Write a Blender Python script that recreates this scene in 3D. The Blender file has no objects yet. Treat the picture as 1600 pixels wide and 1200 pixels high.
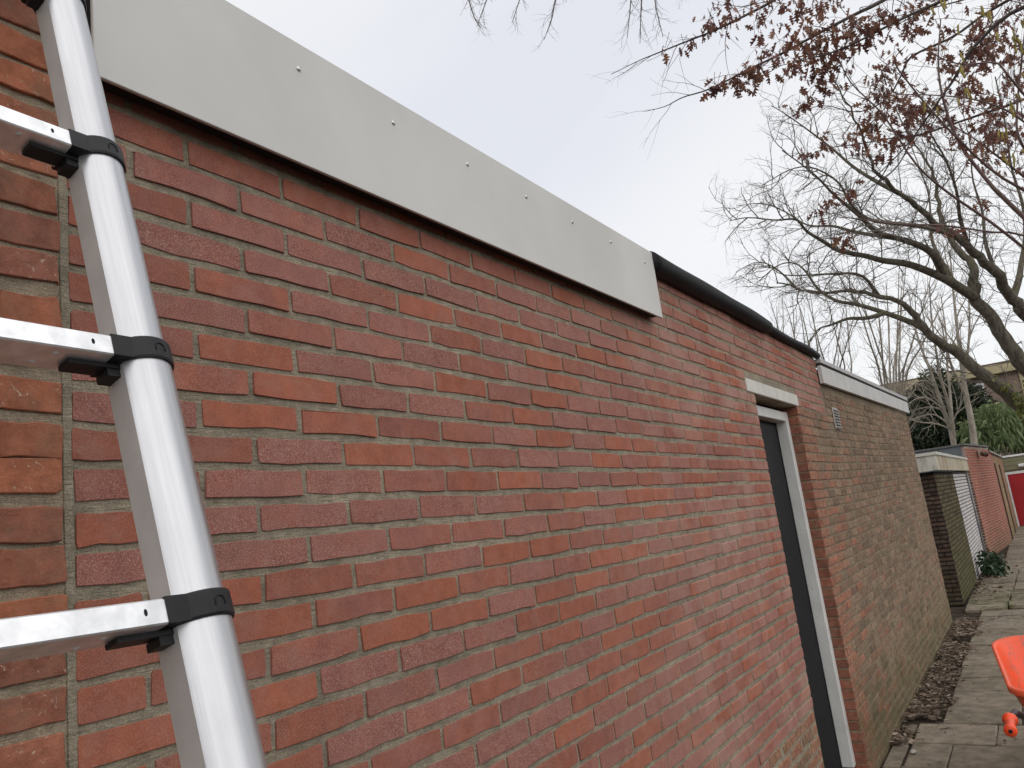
import bpy, math, random
import numpy as np
from mathutils import Matrix, Vector

# ------------------------------------------------------------------ camera, sky, sun, exposure
S = bpy.context.scene
COL = S.collection
rng = np.random.default_rng(7)
random.seed(7)

CAM = np.array([-0.8340174, -1.1352319, 1.69238419])
FPX = 1234.72
RM = np.array([[0.54136578, -0.83130585, -0.12591138],
               [0.0940631, 0.20869639, -0.97344643],
               [0.83550896, 0.51514697, 0.19117629]])
cd = bpy.data.cameras.new('camera')
cam = bpy.data.objects.new('camera', cd)
COL.objects.link(cam)
cd.sensor_width = 36.0
cd.lens = FPX / 1600 * 36.0
cd.clip_start = 0.05
cd.clip_end = 3000
r, u, b = RM[0], -RM[1], -RM[2]
cam.matrix_world = Matrix(((r[0], u[0], b[0], CAM[0]), (r[1], u[1], b[1], CAM[1]),
                           (r[2], u[2], b[2], CAM[2]), (0, 0, 0, 1)))
S.camera = cam

SUN_DIR = Vector((-0.42, -0.62, 0.66)).normalized()          # towards the (veiled) sun
w = bpy.data.worlds.new('World')
S.world = w
w.use_nodes = True
wt = w.node_tree
wt.nodes.clear()
w_out = wt.nodes.new('ShaderNodeOutputWorld')
w_sky = wt.nodes.new('ShaderNodeTexSky')
w_sky.sky_type = 'NISHITA'
w_sky.sun_disc = False
w_sky.sun_elevation = math.asin(SUN_DIR.z)
w_sky.sun_rotation = math.atan2(SUN_DIR.x, SUN_DIR.y)
w_b1 = wt.nodes.new('ShaderNodeBackground')
w_b1.inputs[1].default_value = 0.13
wt.links.new(w_sky.outputs[0], w_b1.inputs[0])
w_tc = wt.nodes.new('ShaderNodeTexCoord')
w_n = wt.nodes.new('ShaderNodeTexNoise')
w_n.inputs['Scale'].default_value = 1.7
w_n.inputs['Detail'].default_value = 4
w_n.inputs['Roughness'].default_value = 0.45
w_n.inputs['Distortion'].default_value = 0.6
wt.links.new(w_tc.outputs['Generated'], w_n.inputs['Vector'])
w_r = wt.nodes.new('ShaderNodeValToRGB')
w_r.color_ramp.elements[0].position = 0.34
w_r.color_ramp.elements[0].color = (0.82, 0.84, 0.905, 1)
w_r.color_ramp.elements[1].position = 0.66
w_r.color_ramp.elements[1].color = (0.975, 0.98, 0.99, 1)
wt.links.new(w_n.outputs[0], w_r.inputs[0])
w_b2 = wt.nodes.new('ShaderNodeBackground')
w_b2.inputs[1].default_value = 1.0
wt.links.new(w_r.outputs[0], w_b2.inputs[0])
w_mix = wt.nodes.new('ShaderNodeMixShader')
w_mix.inputs[0].default_value = 0.93
wt.links.new(w_b1.outputs[0], w_mix.inputs[1])
wt.links.new(w_b2.outputs[0], w_mix.inputs[2])
wt.links.new(w_mix.outputs[0], w_out.inputs[0])

sd = bpy.data.lights.new('sun', 'SUN')
sd.energy = 1.5
sd.angle = math.radians(110)
sd.color = (1.0, 0.97, 0.93)
sun = bpy.data.objects.new('sun', sd)
COL.objects.link(sun)
sun.rotation_euler = SUN_DIR.to_track_quat('Z', 'Y').to_euler()

S.view_settings.view_transform = 'Standard'
S.view_settings.look = 'None'
S.view_settings.exposure = 0.0
S.view_settings.gamma = 1.0
S.view_settings.use_curve_mapping = False

# ------------------------------------------------------------------ helpers
G = 0.02                                                      # level of the alley paving


def ray(px, py):
    return RM.T @ np.array([(px - 800) / FPX, (py - 600) / FPX, 1.0])


def at(px, py, d):                                            # world point seen at a pixel of the 1600 px photo, d metres deep
    return CAM + ray(px, py) * d


def project(p):
    c = RM @ (np.asarray(p, float) - CAM)
    return c[0] / c[2] * FPX + 800, c[1] / c[2] * FPX + 600, c[2]


def tag(o, label=None, cat=None, group=None, kind=None):
    if label: o['label'] = label
    if cat: o['category'] = cat
    if group: o['group'] = group
    if kind: o['kind'] = kind
    return o


def empty(name, loc=(0, 0, 0)):
    o = bpy.data.objects.new(name, None)
    o.empty_display_size = 0.1
    COL.objects.link(o)
    o.location = loc
    return o


def link(name, me, parent=None, mat=None):
    o = bpy.data.objects.new(name, me)
    COL.objects.link(o)
    if mat and not me.materials:
        me.materials.append(mat)
    if parent:
        o.parent = parent
        o.matrix_parent_inverse = Matrix.Translation(-Vector(parent.location))
    return o


def mesh_np(name, V, F, mat=None, smooth=False, tone=None):
    """V: (n,3); F: list of faces or an (m,k) array; tone: (n,4) point colours."""
    me = bpy.data.meshes.new(name)
    V = np.asarray(V, np.float32)
    me.vertices.add(len(V))
    me.vertices.foreach_set('co', V.ravel())
    if isinstance(F, np.ndarray):
        tot = np.full(len(F), F.shape[1], np.int32)
        idx = F.ravel().astype(np.int32)
    else:
        tot = np.array([len(f) for f in F], np.int32)
        idx = np.concatenate([np.asarray(f, np.int32) for f in F])
    me.loops.add(len(idx))
    me.loops.foreach_set('vertex_index', idx)
    me.polygons.add(len(tot))
    me.polygons.foreach_set('loop_start', (np.cumsum(tot) - tot).astype(np.int32))
    me.polygons.foreach_set('loop_total', tot)
    me.polygons.foreach_set('use_smooth', np.full(len(tot), bool(smooth)))
    if tone is not None:
        a = me.attributes.new('tone', 'FLOAT_COLOR', 'POINT')
        a.data.foreach_set('color', np.asarray(tone, np.float32).ravel())
    me.update(calc_edges=True)
    me.validate()
    if mat: me.materials.append(mat)
    return me


class MB:
    """collects simple shapes, builds ONE mesh"""
    def __init__(s): s.V = []; s.F = []; s.T = []; s.n = 0; s.t = (0, 1, 0, 1)

    def add(s, V, F):
        V = np.asarray(V, float)
        s.V.append(V)
        s.T.append(np.tile(np.asarray(s.t, float), (len(V), 1)))
        s.F += [[i + s.n for i in f] for f in F]
        s.n += len(V)
        return s

    def box(s, a, b, warp=None):
        x0, y0, z0 = a; x1, y1, z1 = b
        V = np.array([(x0, y0, z0), (x1, y0, z0), (x1, y1, z0), (x0, y1, z0),
                      (x0, y0, z1), (x1, y0, z1), (x1, y1, z1), (x0, y1, z1)], float)
        return s.add(V, [(0, 3, 2, 1), (4, 5, 6, 7), (0, 1, 5, 4), (1, 2, 6, 5), (2, 3, 7, 6), (3, 0, 4, 7)])

    def bbox(s, a, b, bev=0.003):
        """box with chamfered edges"""
        a = np.array(a, float); b = np.array(b, float)
        V = []; key = {}
        for sx in (0, 1):
            for sy in (0, 1):
                for sz in (0, 1):
                    c = np.array([(a, b)[sx][0], (a, b)[sy][1], (a, b)[sz][2]])
                    d = np.array([1 - 2 * sx, 1 - 2 * sy, 1 - 2 * sz]) * bev
                    for ax in range(3):
                        p = c + d; p[ax] = c[ax]
                        key[sx, sy, sz, ax] = len(V); V.append(p)
        k = key; F = []
        for ax in range(3):
            o1, o2 = [i for i in range(3) if i != ax]
            for sd_ in (0, 1):
                q = []
                for c1, c2 in ((0, 0), (1, 0), (1, 1), (0, 1)):
                    ix = [0, 0, 0]; ix[ax] = sd_; ix[o1] = c1; ix[o2] = c2
                    q.append(k[ix[0], ix[1], ix[2], ax])
                flip = (sd_ == 0) ^ (ax == 1)
                F.append(q[::-1] if flip else q)
        for ax in range(3):                                   # edges along ax
            o1, o2 = [i for i in range(3) if i != ax]
            for c1 in (0, 1):
                for c2 in (0, 1):
                    e = []
                    for t in (0, 1):
                        ix = [0, 0, 0]; ix[ax] = t; ix[o1] = c1; ix[o2] = c2
                        e.append(tuple(ix))
                    F.append([k[e[0] + (o1,)], k[e[1] + (o1,)], k[e[1] + (o2,)], k[e[0] + (o2,)]])
        for sx in (0, 1):
            for sy in (0, 1):
                for sz in (0, 1):
                    F.append([k[sx, sy, sz, i] for i in range(3)])
        return s.add(V, F)

    def tube(s, P, R, n=8, cap=True, flat=None):
        P = np.asarray(P, float)
        R = np.broadcast_to(np.asarray(R, float), (len(P),))
        V, F = tube_np(P, R, n)
        F = [list(f) for f in F]
        if cap:
            F.append(list(range(n))[::-1]); F.append(list(range(n * (len(P) - 1), n * len(P))))
        return s.add(V, F)

    def build(s, name, mat, parent=None, smooth=False, tone=False):
        me = mesh_np(name, np.concatenate(s.V), s.F, mat, smooth, np.concatenate(s.T) if tone else None)
        import bmesh
        bm = bmesh.new(); bm.from_mesh(me)
        bmesh.ops.recalc_face_normals(bm, faces=bm.faces)
        bm.to_mesh(me); bm.free()
        return link(name, me, parent)


def tube_np(P, R, n):
    T = np.gradient(P, axis=0)
    T /= np.linalg.norm(T, axis=1)[:, None] + 1e-12
    ref = np.array([0, 0, 1.0]) if abs(T[:, 2]).mean() < 0.8 else np.array([1.0, 0, 0])
    A = np.cross(T, ref); A /= np.linalg.norm(A, axis=1)[:, None] + 1e-12
    B = np.cross(T, A)
    an = np.arange(n) * 2 * np.pi / n
    V = (P[:, None] + R[:, None, None] * (np.cos(an)[None, :, None] * A[:, None] + np.sin(an)[None, :, None] * B[:, None])).reshape(-1, 3)
    i = np.arange(len(P) - 1)[:, None] * n; j = np.arange(n)[None]; j2 = (j + 1) % n
    F = np.stack([i + j, i + j2, i + n + j2, i + n + j], -1).reshape(-1, 4)
    return V, F


def tubes_mesh(name, paths, mat, parent, sides=3):
    """paths: list of (P, R[, n]) -> one mesh"""
    Vs, Fs, off = [], [], 0
    for p in paths:
        n = p[2] if len(p) > 2 else sides
        V, F = tube_np(p[0], p[1], n)
        Vs.append(V); Fs.append(F + off); off += len(V)
    return link(name, mesh_np(name, np.concatenate(Vs), np.concatenate(Fs), mat, True), parent)


# ------------------------------------------------------------------ material helpers
class NT:
    def __init__(s, name, rough=0.8, metal=0.0, spec=None):
        s.m = bpy.data.materials.new(name)
        s.m.use_nodes = True
        s.t = s.m.node_tree
        s.b = s.t.nodes['Principled BSDF']
        s.b.inputs['Roughness'].default_value = rough
        s.b.inputs['Metallic'].default_value = metal
        if spec is not None: s.b.inputs['Specular IOR Level'].default_value = spec
        s.pos = s.n('NewGeometry').outputs['Position']

    def n(s, typ): return s.t.nodes.new('ShaderNode' + typ)
    def l(s, a, b_): s.t.links.new(a, b_)

    def set(s, sock, v):
        if hasattr(v, 'is_linked') or isinstance(v, bpy.types.NodeSocket): s.l(v, sock)
        else: sock.default_value = v if not (isinstance(v, tuple) and len(v) == 3 and sock.type == 'RGBA') else (*v, 1)

    def noise(s, scale, detail=3, rough=0.55, vec=None, dist=0.0):
        k = s.n('TexNoise')
        k.inputs['Scale'].default_value = scale; k.inputs['Detail'].default_value = detail
        k.inputs['Roughness'].default_value = rough; k.inputs['Distortion'].default_value = dist
        s.l(vec or s.pos, k.inputs['Vector'])
        return k.outputs[0]

    def ramp(s, v, a, b_, lo=0.0, hi=1.0):
        k = s.n('MapRange'); k.interpolation_type = 'SMOOTHSTEP'
        s.set(k.inputs[0], v)
        for i, x in enumerate((a, b_, lo, hi)): k.inputs[i + 1].default_value = x
        return k.outputs[0]

    def math(s, op, a, b_=0.0):
        k = s.n('Math'); k.operation = op
        s.set(k.inputs[0], a); s.set(k.inputs[1], b_)
        return k.outputs[0]

    def mix(s, f, a, b_, blend='MIX'):
        k = s.n('Mix'); k.data_type = 'RGBA'; k.blend_type = blend
        s.set(k.inputs[0], f); s.set(k.inputs[6], a); s.set(k.inputs[7], b_)
        return k.outputs[2]

    def gray(s, v):
        k = s.n('CombineColor')
        for i in range(3): s.l(v, k.inputs[i])
        return k.outputs[0]

    def scale(s, c, v):                                       # colour * value
        k = s.n('VectorMath'); k.operation = 'SCALE'
        s.set(k.inputs[0], c); s.set(k.inputs['Scale'], v)
        return k.outputs[0]

    def sep(s, v):
        k = s.n('SeparateXYZ'); s.l(v, k.inputs[0]); return k.outputs

    def tone(s, joined):
        if joined:
            k = s.n('Attribute'); k.attribute_name = 'tone'; c = k.outputs['Color']
        else:
            k = s.n('ObjectInfo'); c = k.outputs['Color']
        q = s.n('SeparateColor'); s.l(c, q.inputs[0])
        return q.outputs

    def bump(s, h, strength=0.3, dist=0.002, prev=None):
        k = s.n('Bump'); k.inputs['Strength'].default_value = strength; k.inputs['Distance'].default_value = dist
        s.l(h, k.inputs['Height'])
        if prev: s.l(prev, k.inputs['Normal'])
        s.l(k.outputs[0], s.b.inputs['Normal'])
        return k.outputs[0]

    def color(s, c): s.set(s.b.inputs['Base Color'], c); return s


def simple(name, col, rough=0.7, metal=0.0, var=0.25, nscale=20, bump=0.0, bscale=200, spec=None):
    k = NT(name, rough, metal, spec)
    v = k.ramp(k.noise(nscale, 5), 0.3, 0.7, 1 - var, 1 + var)
    k.color(k.scale((*col, ) if False else k_rgb(k, col), v))
    if bump: k.bump(k.noise(bscale, 4), bump)
    return k.m


def k_rgb(k, col):
    r_ = k.n('RGB'); r_.outputs[0].default_value = (*col, 1); return r_.outputs[0]


def m_new_brick(joined):
    k = NT('red_wirecut_brick' + ('_joined' if joined else ''), 0.88, 0, 0.25)
    t = k.tone(joined)
    shift = k.ramp(k.noise(9, 4, 0.6), 0.3, 0.7, -0.33, 0.33)
    hue = k.math('ADD', t[0], shift); hue.node.use_clamp = True
    base = k.mix(hue, k_rgb(k, (0.262, 0.102, 0.081)), k_rgb(k, (0.325, 0.102, 0.056)))
    mott = k.ramp(k.noise(24, 5, 0.65), 0.25, 0.75, 0.84, 1.16)
    col = k.scale(base, k.math('MULTIPLY', mott, t[1]))
    dust = k.math('MULTIPLY', k.ramp(k.noise(14, 5, 0.7), 0.46, 0.70), 0.28)
    col = k.mix(dust, col, k_rgb(k, (0.36, 0.21, 0.17)))
    grain = k.noise(560, 2, 0.6)
    sp = k.math('MULTIPLY', k.ramp(grain, 0.50, 0.64), k.math('ADD', k.math('MULTIPLY', t[2], 0.72), 0.20))
    col = k.mix(sp, col, k_rgb(k, (0.50, 0.30, 0.25)))
    dk = k.math('MULTIPLY', k.ramp(k.noise(430, 2), 0.38, 0.26), 0.6)
    col = k.mix(dk, col, k_rgb(k, (0.10, 0.035, 0.03)))
    smear = k.math('MULTIPLY', k.ramp(k.noise(47, 4, 0.75, dist=1.2), 0.655, 0.71), 0.5)
    col = k.mix(smear, col, k_rgb(k, (0.33, 0.27, 0.20)))      # specks of mortar
    soot = k.math('MULTIPLY', k.ramp(k.noise(13, 5, 0.75, dist=1.0), 0.70, 0.80), 0.55)
    col = k.mix(soot, col, k_rgb(k, (0.07, 0.045, 0.035)))
    xyz = k.sep(k.pos)
    area = k.math('MULTIPLY', k.ramp(xyz[0], 0.9, 2.8), k.ramp(k.noise(2.3, 5, 0.65, dist=0.8), 0.40, 0.66))
    col = k.mix(k.math('MULTIPLY', area, 0.5), col, k_rgb(k, (0.46, 0.31, 0.25)))      # dried cement film left by the pointing
    k.color(col)
    n1 = k.bump(k.noise(420, 3, 0.7), 0.6, 0.0016)
    k.bump(k.noise(60, 5, 0.7), 0.4, 0.003, n1)
    return k.m


def m_mortar(name, col, streak=True, moss=False):
    k = NT(name, 0.95, 0, 0.2)
    v = k.math('MULTIPLY', k.ramp(k.noise(28, 5, 0.65), 0.25, 0.75, 0.72, 1.22), k.ramp(k.noise(3.1, 4, 0.6), 0.3, 0.7, 0.8, 1.15))
    g = k.ramp(k.noise(420, 3, 0.7), 0.3, 0.7, 0.72, 1.25)
    k.color(k.scale(k_rgb(k, col), k.math('MULTIPLY', v, g)))
    n1 = k.bump(k.noise(330, 4, 0.75), 0.9, 0.003)
    mp = k.n('Mapping'); k.l(k.pos, mp.inputs[0])
    mp.inputs['Rotation'].default_value = (0, 0.6, 0); mp.inputs['Scale'].default_value = (1, 1, 7)
    k.bump(k.noise(26, 4, 0.6, mp.outputs[0]), 0.8, 0.006, n1)
    return k.m


def m_old_brick(joined, name, brown, orange, chips=0.8, moss=0.0, mx=0.0, mm=(0.5, 1.5), crk=0.6):
    k = NT(name + ('_joined' if joined else ''), 0.95, 0, 0.2)
    t = k.tone(joined)
    base = k.mix(t[0], k_rgb(k, brown), k_rgb(k, orange))
    mott = k.ramp(k.noise(30, 5, 0.7), 0.25, 0.75, *mm)
    col = k.scale(base, k.math('MULTIPLY', mott, t[1]))
    gr = k.ramp(k.noise(11, 5, 0.7), 0.45, 0.72)
    col = k.mix(k.math('MULTIPLY', gr, 0.45), col, k_rgb(k, (0.22, 0.17, 0.12)))   # weathering
    ch = k.math('MULTIPLY', k.ramp(k.noise(62, 4, 0.75, dist=1.0), 0.60, 0.66), t[2])
    col = k.mix(k.math('MULTIPLY', ch, chips), col, k_rgb(k, (0.55, 0.42, 0.32)))
    cr = k.ramp(k.noise(90, 4, 0.8, dist=1.5), 0.33, 0.26)
    col = k.mix(k.math('MULTIPLY', cr, crk), col, k_rgb(k, (0.07, 0.04, 0.03)))
    if moss:
        z = k.sep(k.pos)[2]
        ms = k.math('MULTIPLY', k.ramp(k.math('ADD', z, k.ramp(k.noise(5, 5, 0.7), 0.2, 0.8, -mx, mx)), mx * 1.5, 0.1), moss)
        col = k.mix(ms, col, k_rgb(k, (0.085, 0.088, 0.03)))
    k.color(col)
    n1 = k.bump(k.noise(300, 4, 0.75), 0.6, 0.002)
    k.bump(k.noise(60, 5, 0.7), 0.6, 0.005, n1)
    return k.m


M_NB, M_NBJ = m_new_brick(False), m_new_brick(True)
M_MORTAR = m_mortar('grey_brown_mortar', (0.318, 0.276, 0.202))
M_LB = m_old_brick(False, 'weathered_orange_brick', (0.29, 0.118, 0.082), (0.40, 0.145, 0.078), 0.85, 0, 0, (0.72, 1.28), 0.4)
M_LMORT = m_mortar('crumbly_sand_mortar', (0.36, 0.295, 0.21))
M_OB, M_OBJ = (m_old_brick(j, 'weathered_brown_brick', (0.235, 0.176, 0.118), (0.33, 0.145, 0.092), 0.85, 0.5, 0.45) for j in (False, True))
M_OMORT = m_mortar('dirty_brown_mortar', (0.26, 0.207, 0.145))

# ------------------------------------------------------------------ ground
def ground_mat():
    k = NT('alley_soil', 0.98, 0, 0.1)
    c = k.mix(k.ramp(k.noise(3.2, 6, 0.65), 0.35, 0.7), k_rgb(k, (0.036, 0.027, 0.02)), k_rgb(k, (0.085, 0.066, 0.049)))
    c = k.mix(k.math('MULTIPLY', k.ramp(k.noise(60, 4), 0.55, 0.75), 0.7), c, k_rgb(k, (0.17, 0.13, 0.095)))
    k.color(c)
    k.bump(k.noise(55, 6, 0.7), 1.0, 0.02)
    return k.m


gx = np.linspace(-8, 60, 90); gy = np.linspace(-16, 30, 60)
GX, GY = np.meshgrid(gx, gy, indexing='ij')
GZ = np.full_like(GX, G - 0.012)
V = np.stack([GX, GY, GZ], -1).reshape(-1, 3)
ny = len(gy)
F = np.array([(i * ny + j, (i + 1) * ny + j, (i + 1) * ny + j + 1, i * ny + j + 1) for i in range(len(gx) - 1) for j in range(ny - 1)])
V = np.concatenate([V, [(-900, -900, G - 0.03), (900, -900, G - 0.03), (900, 900, G - 0.03), (-900, 900, G - 0.03)]])
nb = len(V) - 4
F = np.concatenate([F, [[nb, nb + 1, nb + 2, nb + 3]]])
tag(link('ground', mesh_np('ground', V, F, ground_mat())), kind='structure', label='bare brown soil of the back alley')


def tile_mat():
    k = NT('weathered_concrete_paver', 0.92, 0, 0.25)
    t = k.tone(False)
    c = k.mix(t[0], k_rgb(k, (0.265, 0.222, 0.168)), k_rgb(k, (0.215, 0.178, 0.132)))
    v = k.ramp(k.noise(9, 6, 0.7), 0.25, 0.75, 0.6, 1.28)
    c = k.scale(c, k.math('MULTIPLY', v, t[1]))
    c = k.mix(k.math('MULTIPLY', k.ramp(k.noise(150, 3, 0.7), 0.62, 0.75), 0.5), c, k_rgb(k, (0.06, 0.045, 0.035)))
    c = k.mix(k.math('MULTIPLY', k.ramp(k.noise(4.5, 6, 0.75, dist=0.7), 0.55, 0.72), 0.38), c, k_rgb(k, (0.085, 0.064, 0.047)))
    c = k.mix(k.math('MULTIPLY', k.ramp(k.noise(7, 5, 0.7), 0.42, 0.62), t[2]), c, k_rgb(k, (0.085, 0.085, 0.03)))
    k.color(c)
    n1 = k.bump(k.noise(220, 4, 0.7), 0.6, 0.003)
    k.bump(k.noise(16, 4), 0.5, 0.006, n1)
    return k.m


M_TILE = tile_mat()
pave = tag(empty('pavement', (8, -0.7, G)), kind='structure', label='paved alley path of worn concrete slabs')
tile_variants = []


def tile_mesh(l, w_):
    mb = MB(); mb.bbox((-l / 2, -w_ / 2, -0.05), (l / 2, w_ / 2, 0.0), 0.008)
    V = np.concatenate(mb.V); V[:, :2] += rng.normal(0, 0.003, (len(V), 2)); V[:, 2] += rng.normal(0, 0.0012, len(V))
    return mesh_np('tile', V, mb.F, M_TILE)


tile_variants = {0.5: [tile_mesh(0.487, 0.487) for _ in range(6)]}
xr = 3.27
row = 0
while xr < 30:
    x0 = xr; xr += 0.5
    left = -0.125 if x0 < 5.6 else (-0.27 - 0.008 * (x0 - 6) if x0 < 10.9 else -0.10 - 0.02 * (x0 - 11))
    if x0 > 16: left = -0.45
    ys = []
    y = left - (0.25 if row % 2 and x0 < 5.6 else 0.0)
    if x0 < 5.6: ys.append((-0.008, 0.117))
    if row % 2 and x0 < 5.6: ys.append((left, 0.25))
    off = 0.5
    while y > -2.6:
        ys.append((y, off)); y -= off
    for yt, wd in ys:
        if yt - wd / 2 < -2.2: continue
        if wd == 0.5: me = random.choice(tile_variants[0.5])
        else: me = tile_mesh(0.487, wd - 0.013)
        o = link('tile', me, pave)
        dz = rng.normal(0.004, 0.004)
        rot = rng.normal(0, 0.006, 3)
        if 10.9 < x0 < 12.6: dz += rng.uniform(0.02, 0.05); rot = rng.normal(0, 0.03, 3)
        o.location = (x0 + 0.25 + rng.normal(0, 0.006), yt - wd / 2 + rng.normal(0, 0.004), G + dz)
        o.rotation_euler = rot
        o.color = (rng.uniform(0.1, .9), rng.uniform(0.87, 1.1), 0.9 if 10.9 < x0 < 13 else rng.uniform(0, 0.2), 1)
    row += 1

# ------------------------------------------------------------------ brickwork
BL, CH = 0.22, 0.0605                                         # stretcher + joint, course height
ZA = 2.45                                                     # centre of the course just below the new fascia


def brick_verts(l, h, rough, bev, depth=0.016):
    """front at y=0, outline with small wobbles, chamfered; 10 outline points"""
    a, c = l / 2, h / 2
    cut = min(0.35 * c, 0.0016 + rough * 1.3)
    out = np.array([(-a + cut, -c), (-a * .33, -c), (a * .35, -c), (a - cut * .6, -c), (a, -c + cut), (a, c - cut), (a - cut, c), (a * .3, c), (-a * .35, c), (-a + cut, c), (-a, c - cut * .8), (-a, -c + cut * .6)])
    out += rng.normal(0, rough, out.shape)
    inn = out * np.array([(a - bev) / a, (c - bev) / c])
    n = len(out)
    V = np.concatenate([np.c_[out[:, 0], np.full(n, depth), out[:, 1]],
                        np.c_[out[:, 0], np.full(n, bev * .9), out[:, 1]],
                        np.c_[inn[:, 0], np.zeros(n), inn[:, 1]]])
    F = []
    for i in range(n):
        j = (i + 1) % n
        F.append([i, j, n + j, n + i]); F.append([n + i, n + j, 2 * n + j, 2 * n + i])
    F.append([2 * n + i for i in range(n)])
    return V, F


def screen_rank(x, y, z, l, h):
    px, py, d = project((x, y, z))
    if d < 0.3 or not (-60 < px < 1660 and -40 < py < 1240): return 0.0
    p0 = project((x - l / 2, y, z - h / 2)); p1 = project((x + l / 2, y, z + h / 2))
    return abs(p1[0] - p0[0]) * abs(project((x, y, z + h / 2))[1] - project((x, y, z - h / 2))[1])


def lay(parent, bricks, mat_one, mat_join, rough, bev, variants, limit=300, name='brick'):
    """bricks: (x, y, z, length, height, tone). The largest in view become parts of their own, the rest one joined part."""
    vis = [b_ + (screen_rank(*b_[:5]),) for b_ in bricks]
    vis.sort(key=lambda q: -q[6])
    single = [q for q in vis[:limit] if q[6] > 0]
    rest = vis[len(single):]
    std_l = BL - 0.0122
    pool = [mesh_np(name, *brick_verts(std_l, CH - 0.0150, rough, bev), mat_one) for _ in range(variants)]
    for x, y, z, l, h, t, _ in single:
        if abs(l - std_l) < 0.002 and abs(h - (CH - 0.0150)) < 0.0008: me = random.choice(pool)
        else: me = mesh_np(name, *brick_verts(l, h, rough, bev), mat_one)
        o = link(name, me, parent)
        o.location = (x, y + rng.uniform(-1, .7) * (0.0010 + rough * .5), z + rng.normal(0, 0.0008 + rough * .3))
        o.rotation_euler = (rng.normal(0, 0.01), rng.normal(0, 0.003 + rough * 1.2), rng.uniform(-1, 1) * min(.008, 0.0002 / l * 2 + rough * 1.2))
        o.color = t
    if rest:
        mb = MB()
        for x, y, z, l, h, t, _ in rest:
            a, c, e = l / 2, h / 2, 0.0035
            yy = y + rng.uniform(-1, .7) * (0.001 + rough * .6); zz = z + rng.normal(0, 0.001 + rough * .2)
            V = np.array([(-a, .016, -c), (a, .016, -c), (a, .016, c), (-a, .016, c),
                          (-a, .003, -c), (a, .003, -c), (a, .003, c), (-a, .003, c),
                          (-a + e, 0, -c + e), (a - e, 0, -c + e), (a - e, 0, c - e), (-a + e, 0, c - e)], float)
            V[:, [0, 2]] += rng.normal(0, 0.0006 + rough * .5, (12, 2))
            V += (x, yy, zz)
            mb.t = t
            F = []
            for i in range(4):
                j = (i + 1) % 4
                F.append([i, j, 4 + j, 4 + i]); F.append([4 + i, 4 + j, 8 + j, 8 + i])
            F.append([8, 9, 10, 11])
            mb.add(V, F)
        o = mb.build('brickwork', mat_join, parent, tone=True)
        o['kind'] = 'stuff'


def zmid(i): return ZA - CH * i


# ---- the garage with the new red brickwork
garage = tag(empty('garage', (2.6, 0, G)), 'garage with newly pointed red brick front, grey panel under its roof edge and dark door', 'garage')
XL, XD0, XD1, XE = -0.213, 3.50, 4.46, 5.36
ZT = 2.735
mb = MB()
mb.box((XL - 0.004, 0.0036, G - 0.1), (XD0, 0.11, ZT))
mb.box((XD0, 0.0036, 2.30), (XD1, 0.11, ZT))
mb.box((XD1, 0.0036, 2.30), (XE, 0.11, ZT))
mb.build('mortar', M_MORTAR, garage)

TONES = {  # course (0 = first full one below the fascia) -> hue of each brick from the first joint index given
    0: (-1, 'rrrrrrr'), 1: (-.5, 'ppporppp'), 2: (-1, 'rppppppp'), 3: (-.5, 'pprorop'), 4: (-1, 'rrpprpor'),
    5: (-.5, 'prpprpo'), 6: (-1, 'roppopop'), 7: (-.5, 'roppropp'), 8: (-1, 'poorrpop'), 9: (-.5, 'rporrppo'),
    10: (-1, 'rpprooppr'), 11: (-.5, 'ppppprop'), 12: (0, 'pprrprp'), 13: (-.5, 'orrpoor'), 14: (0, 'ororpro'),
    15: (-.5, 'rroopro'), 16: (0, 'oppprop'), 17: (-.5, 'rrpprop'), 18: (0, 'rpporpo')}
new_b, old_b = [], []
for i in range(-5, 41):
    z = zmid(i)
    h = CH - 0.0150
    x = XL + 0.006
    k0 = math.floor(x / BL) - 1; shx = rng.normal(0, .004)
    offs = 0.0 if i % 2 == 0 else 0.5
    for k in range(k0, 30):
        a, b_ = (k + offs) * BL + 0.0061, (k + 1 + offs) * BL - 0.0061
        hi = XD0 - 0.001 if z < 2.30 else XE - 0.001
        if z < 2.30 or z > ZT - 0.02: pass
        if z > ZT - 0.015: continue
        a = max(a, XL - 0.0015)
        b_ = min(b_, hi)
        if 2.285 < z < 2.392:                                 # course interrupted by the lintel
            if a < 3.37 < b_: b_ = 3.366
            elif a >= 3.36 and b_ <= 4.52: continue
            elif a < 4.515 < b_: a = 4.519
        if b_ - a < 0.03: continue
        xm = (a + b_) / 2
        key = TONES.get(i)
        c = None
        if key:
            q = int(round(k + offs - key[0]))
            if 0 <= q < len(key[1]): c = key[1][q]
        if c is None: c = rng.choice(list('pppproorr'))
        t = {'p': (rng.uniform(0, .25), rng.uniform(.88, 1.1), rng.uniform(.55, .95), 1),
             'r': (rng.uniform(.4, .65), rng.uniform(.86, 1.05), rng.uniform(.1, .45), 1),
             'o': (rng.uniform(.8, 1), rng.uniform(.92, 1.12), rng.uniform(0, .25), 1)}[c]
        if z < 0.66 and xm > 2.0 and z < 0.69 - 0.12 * max(0, 3.0 - xm):
            old_b.append((xm + rng.normal(0, .006), 0, z + rng.normal(0, .003), b_ - a - rng.uniform(.004, .03), h - rng.uniform(0, .006), (rng.uniform(.5, 1), rng.uniform(.8, 1.1), rng.uniform(.3, 1), 1)))
            continue
        if z > 2.53 and xm < 2.0: continue                   # behind the panel
        new_b.append((xm, 0.0, z, b_ - a, h, t))
lay(garage, new_b, M_NB, M_NBJ, 0.0014, 0.0008, 30, 300 - min(len(old_b), 60))
old_b.sort(key=lambda q: -screen_rank(*q[:5]))
lay(garage, old_b, M_OB, M_OBJ, 0.0024, 0.003, 8, min(len(old_b), 60))

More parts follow.
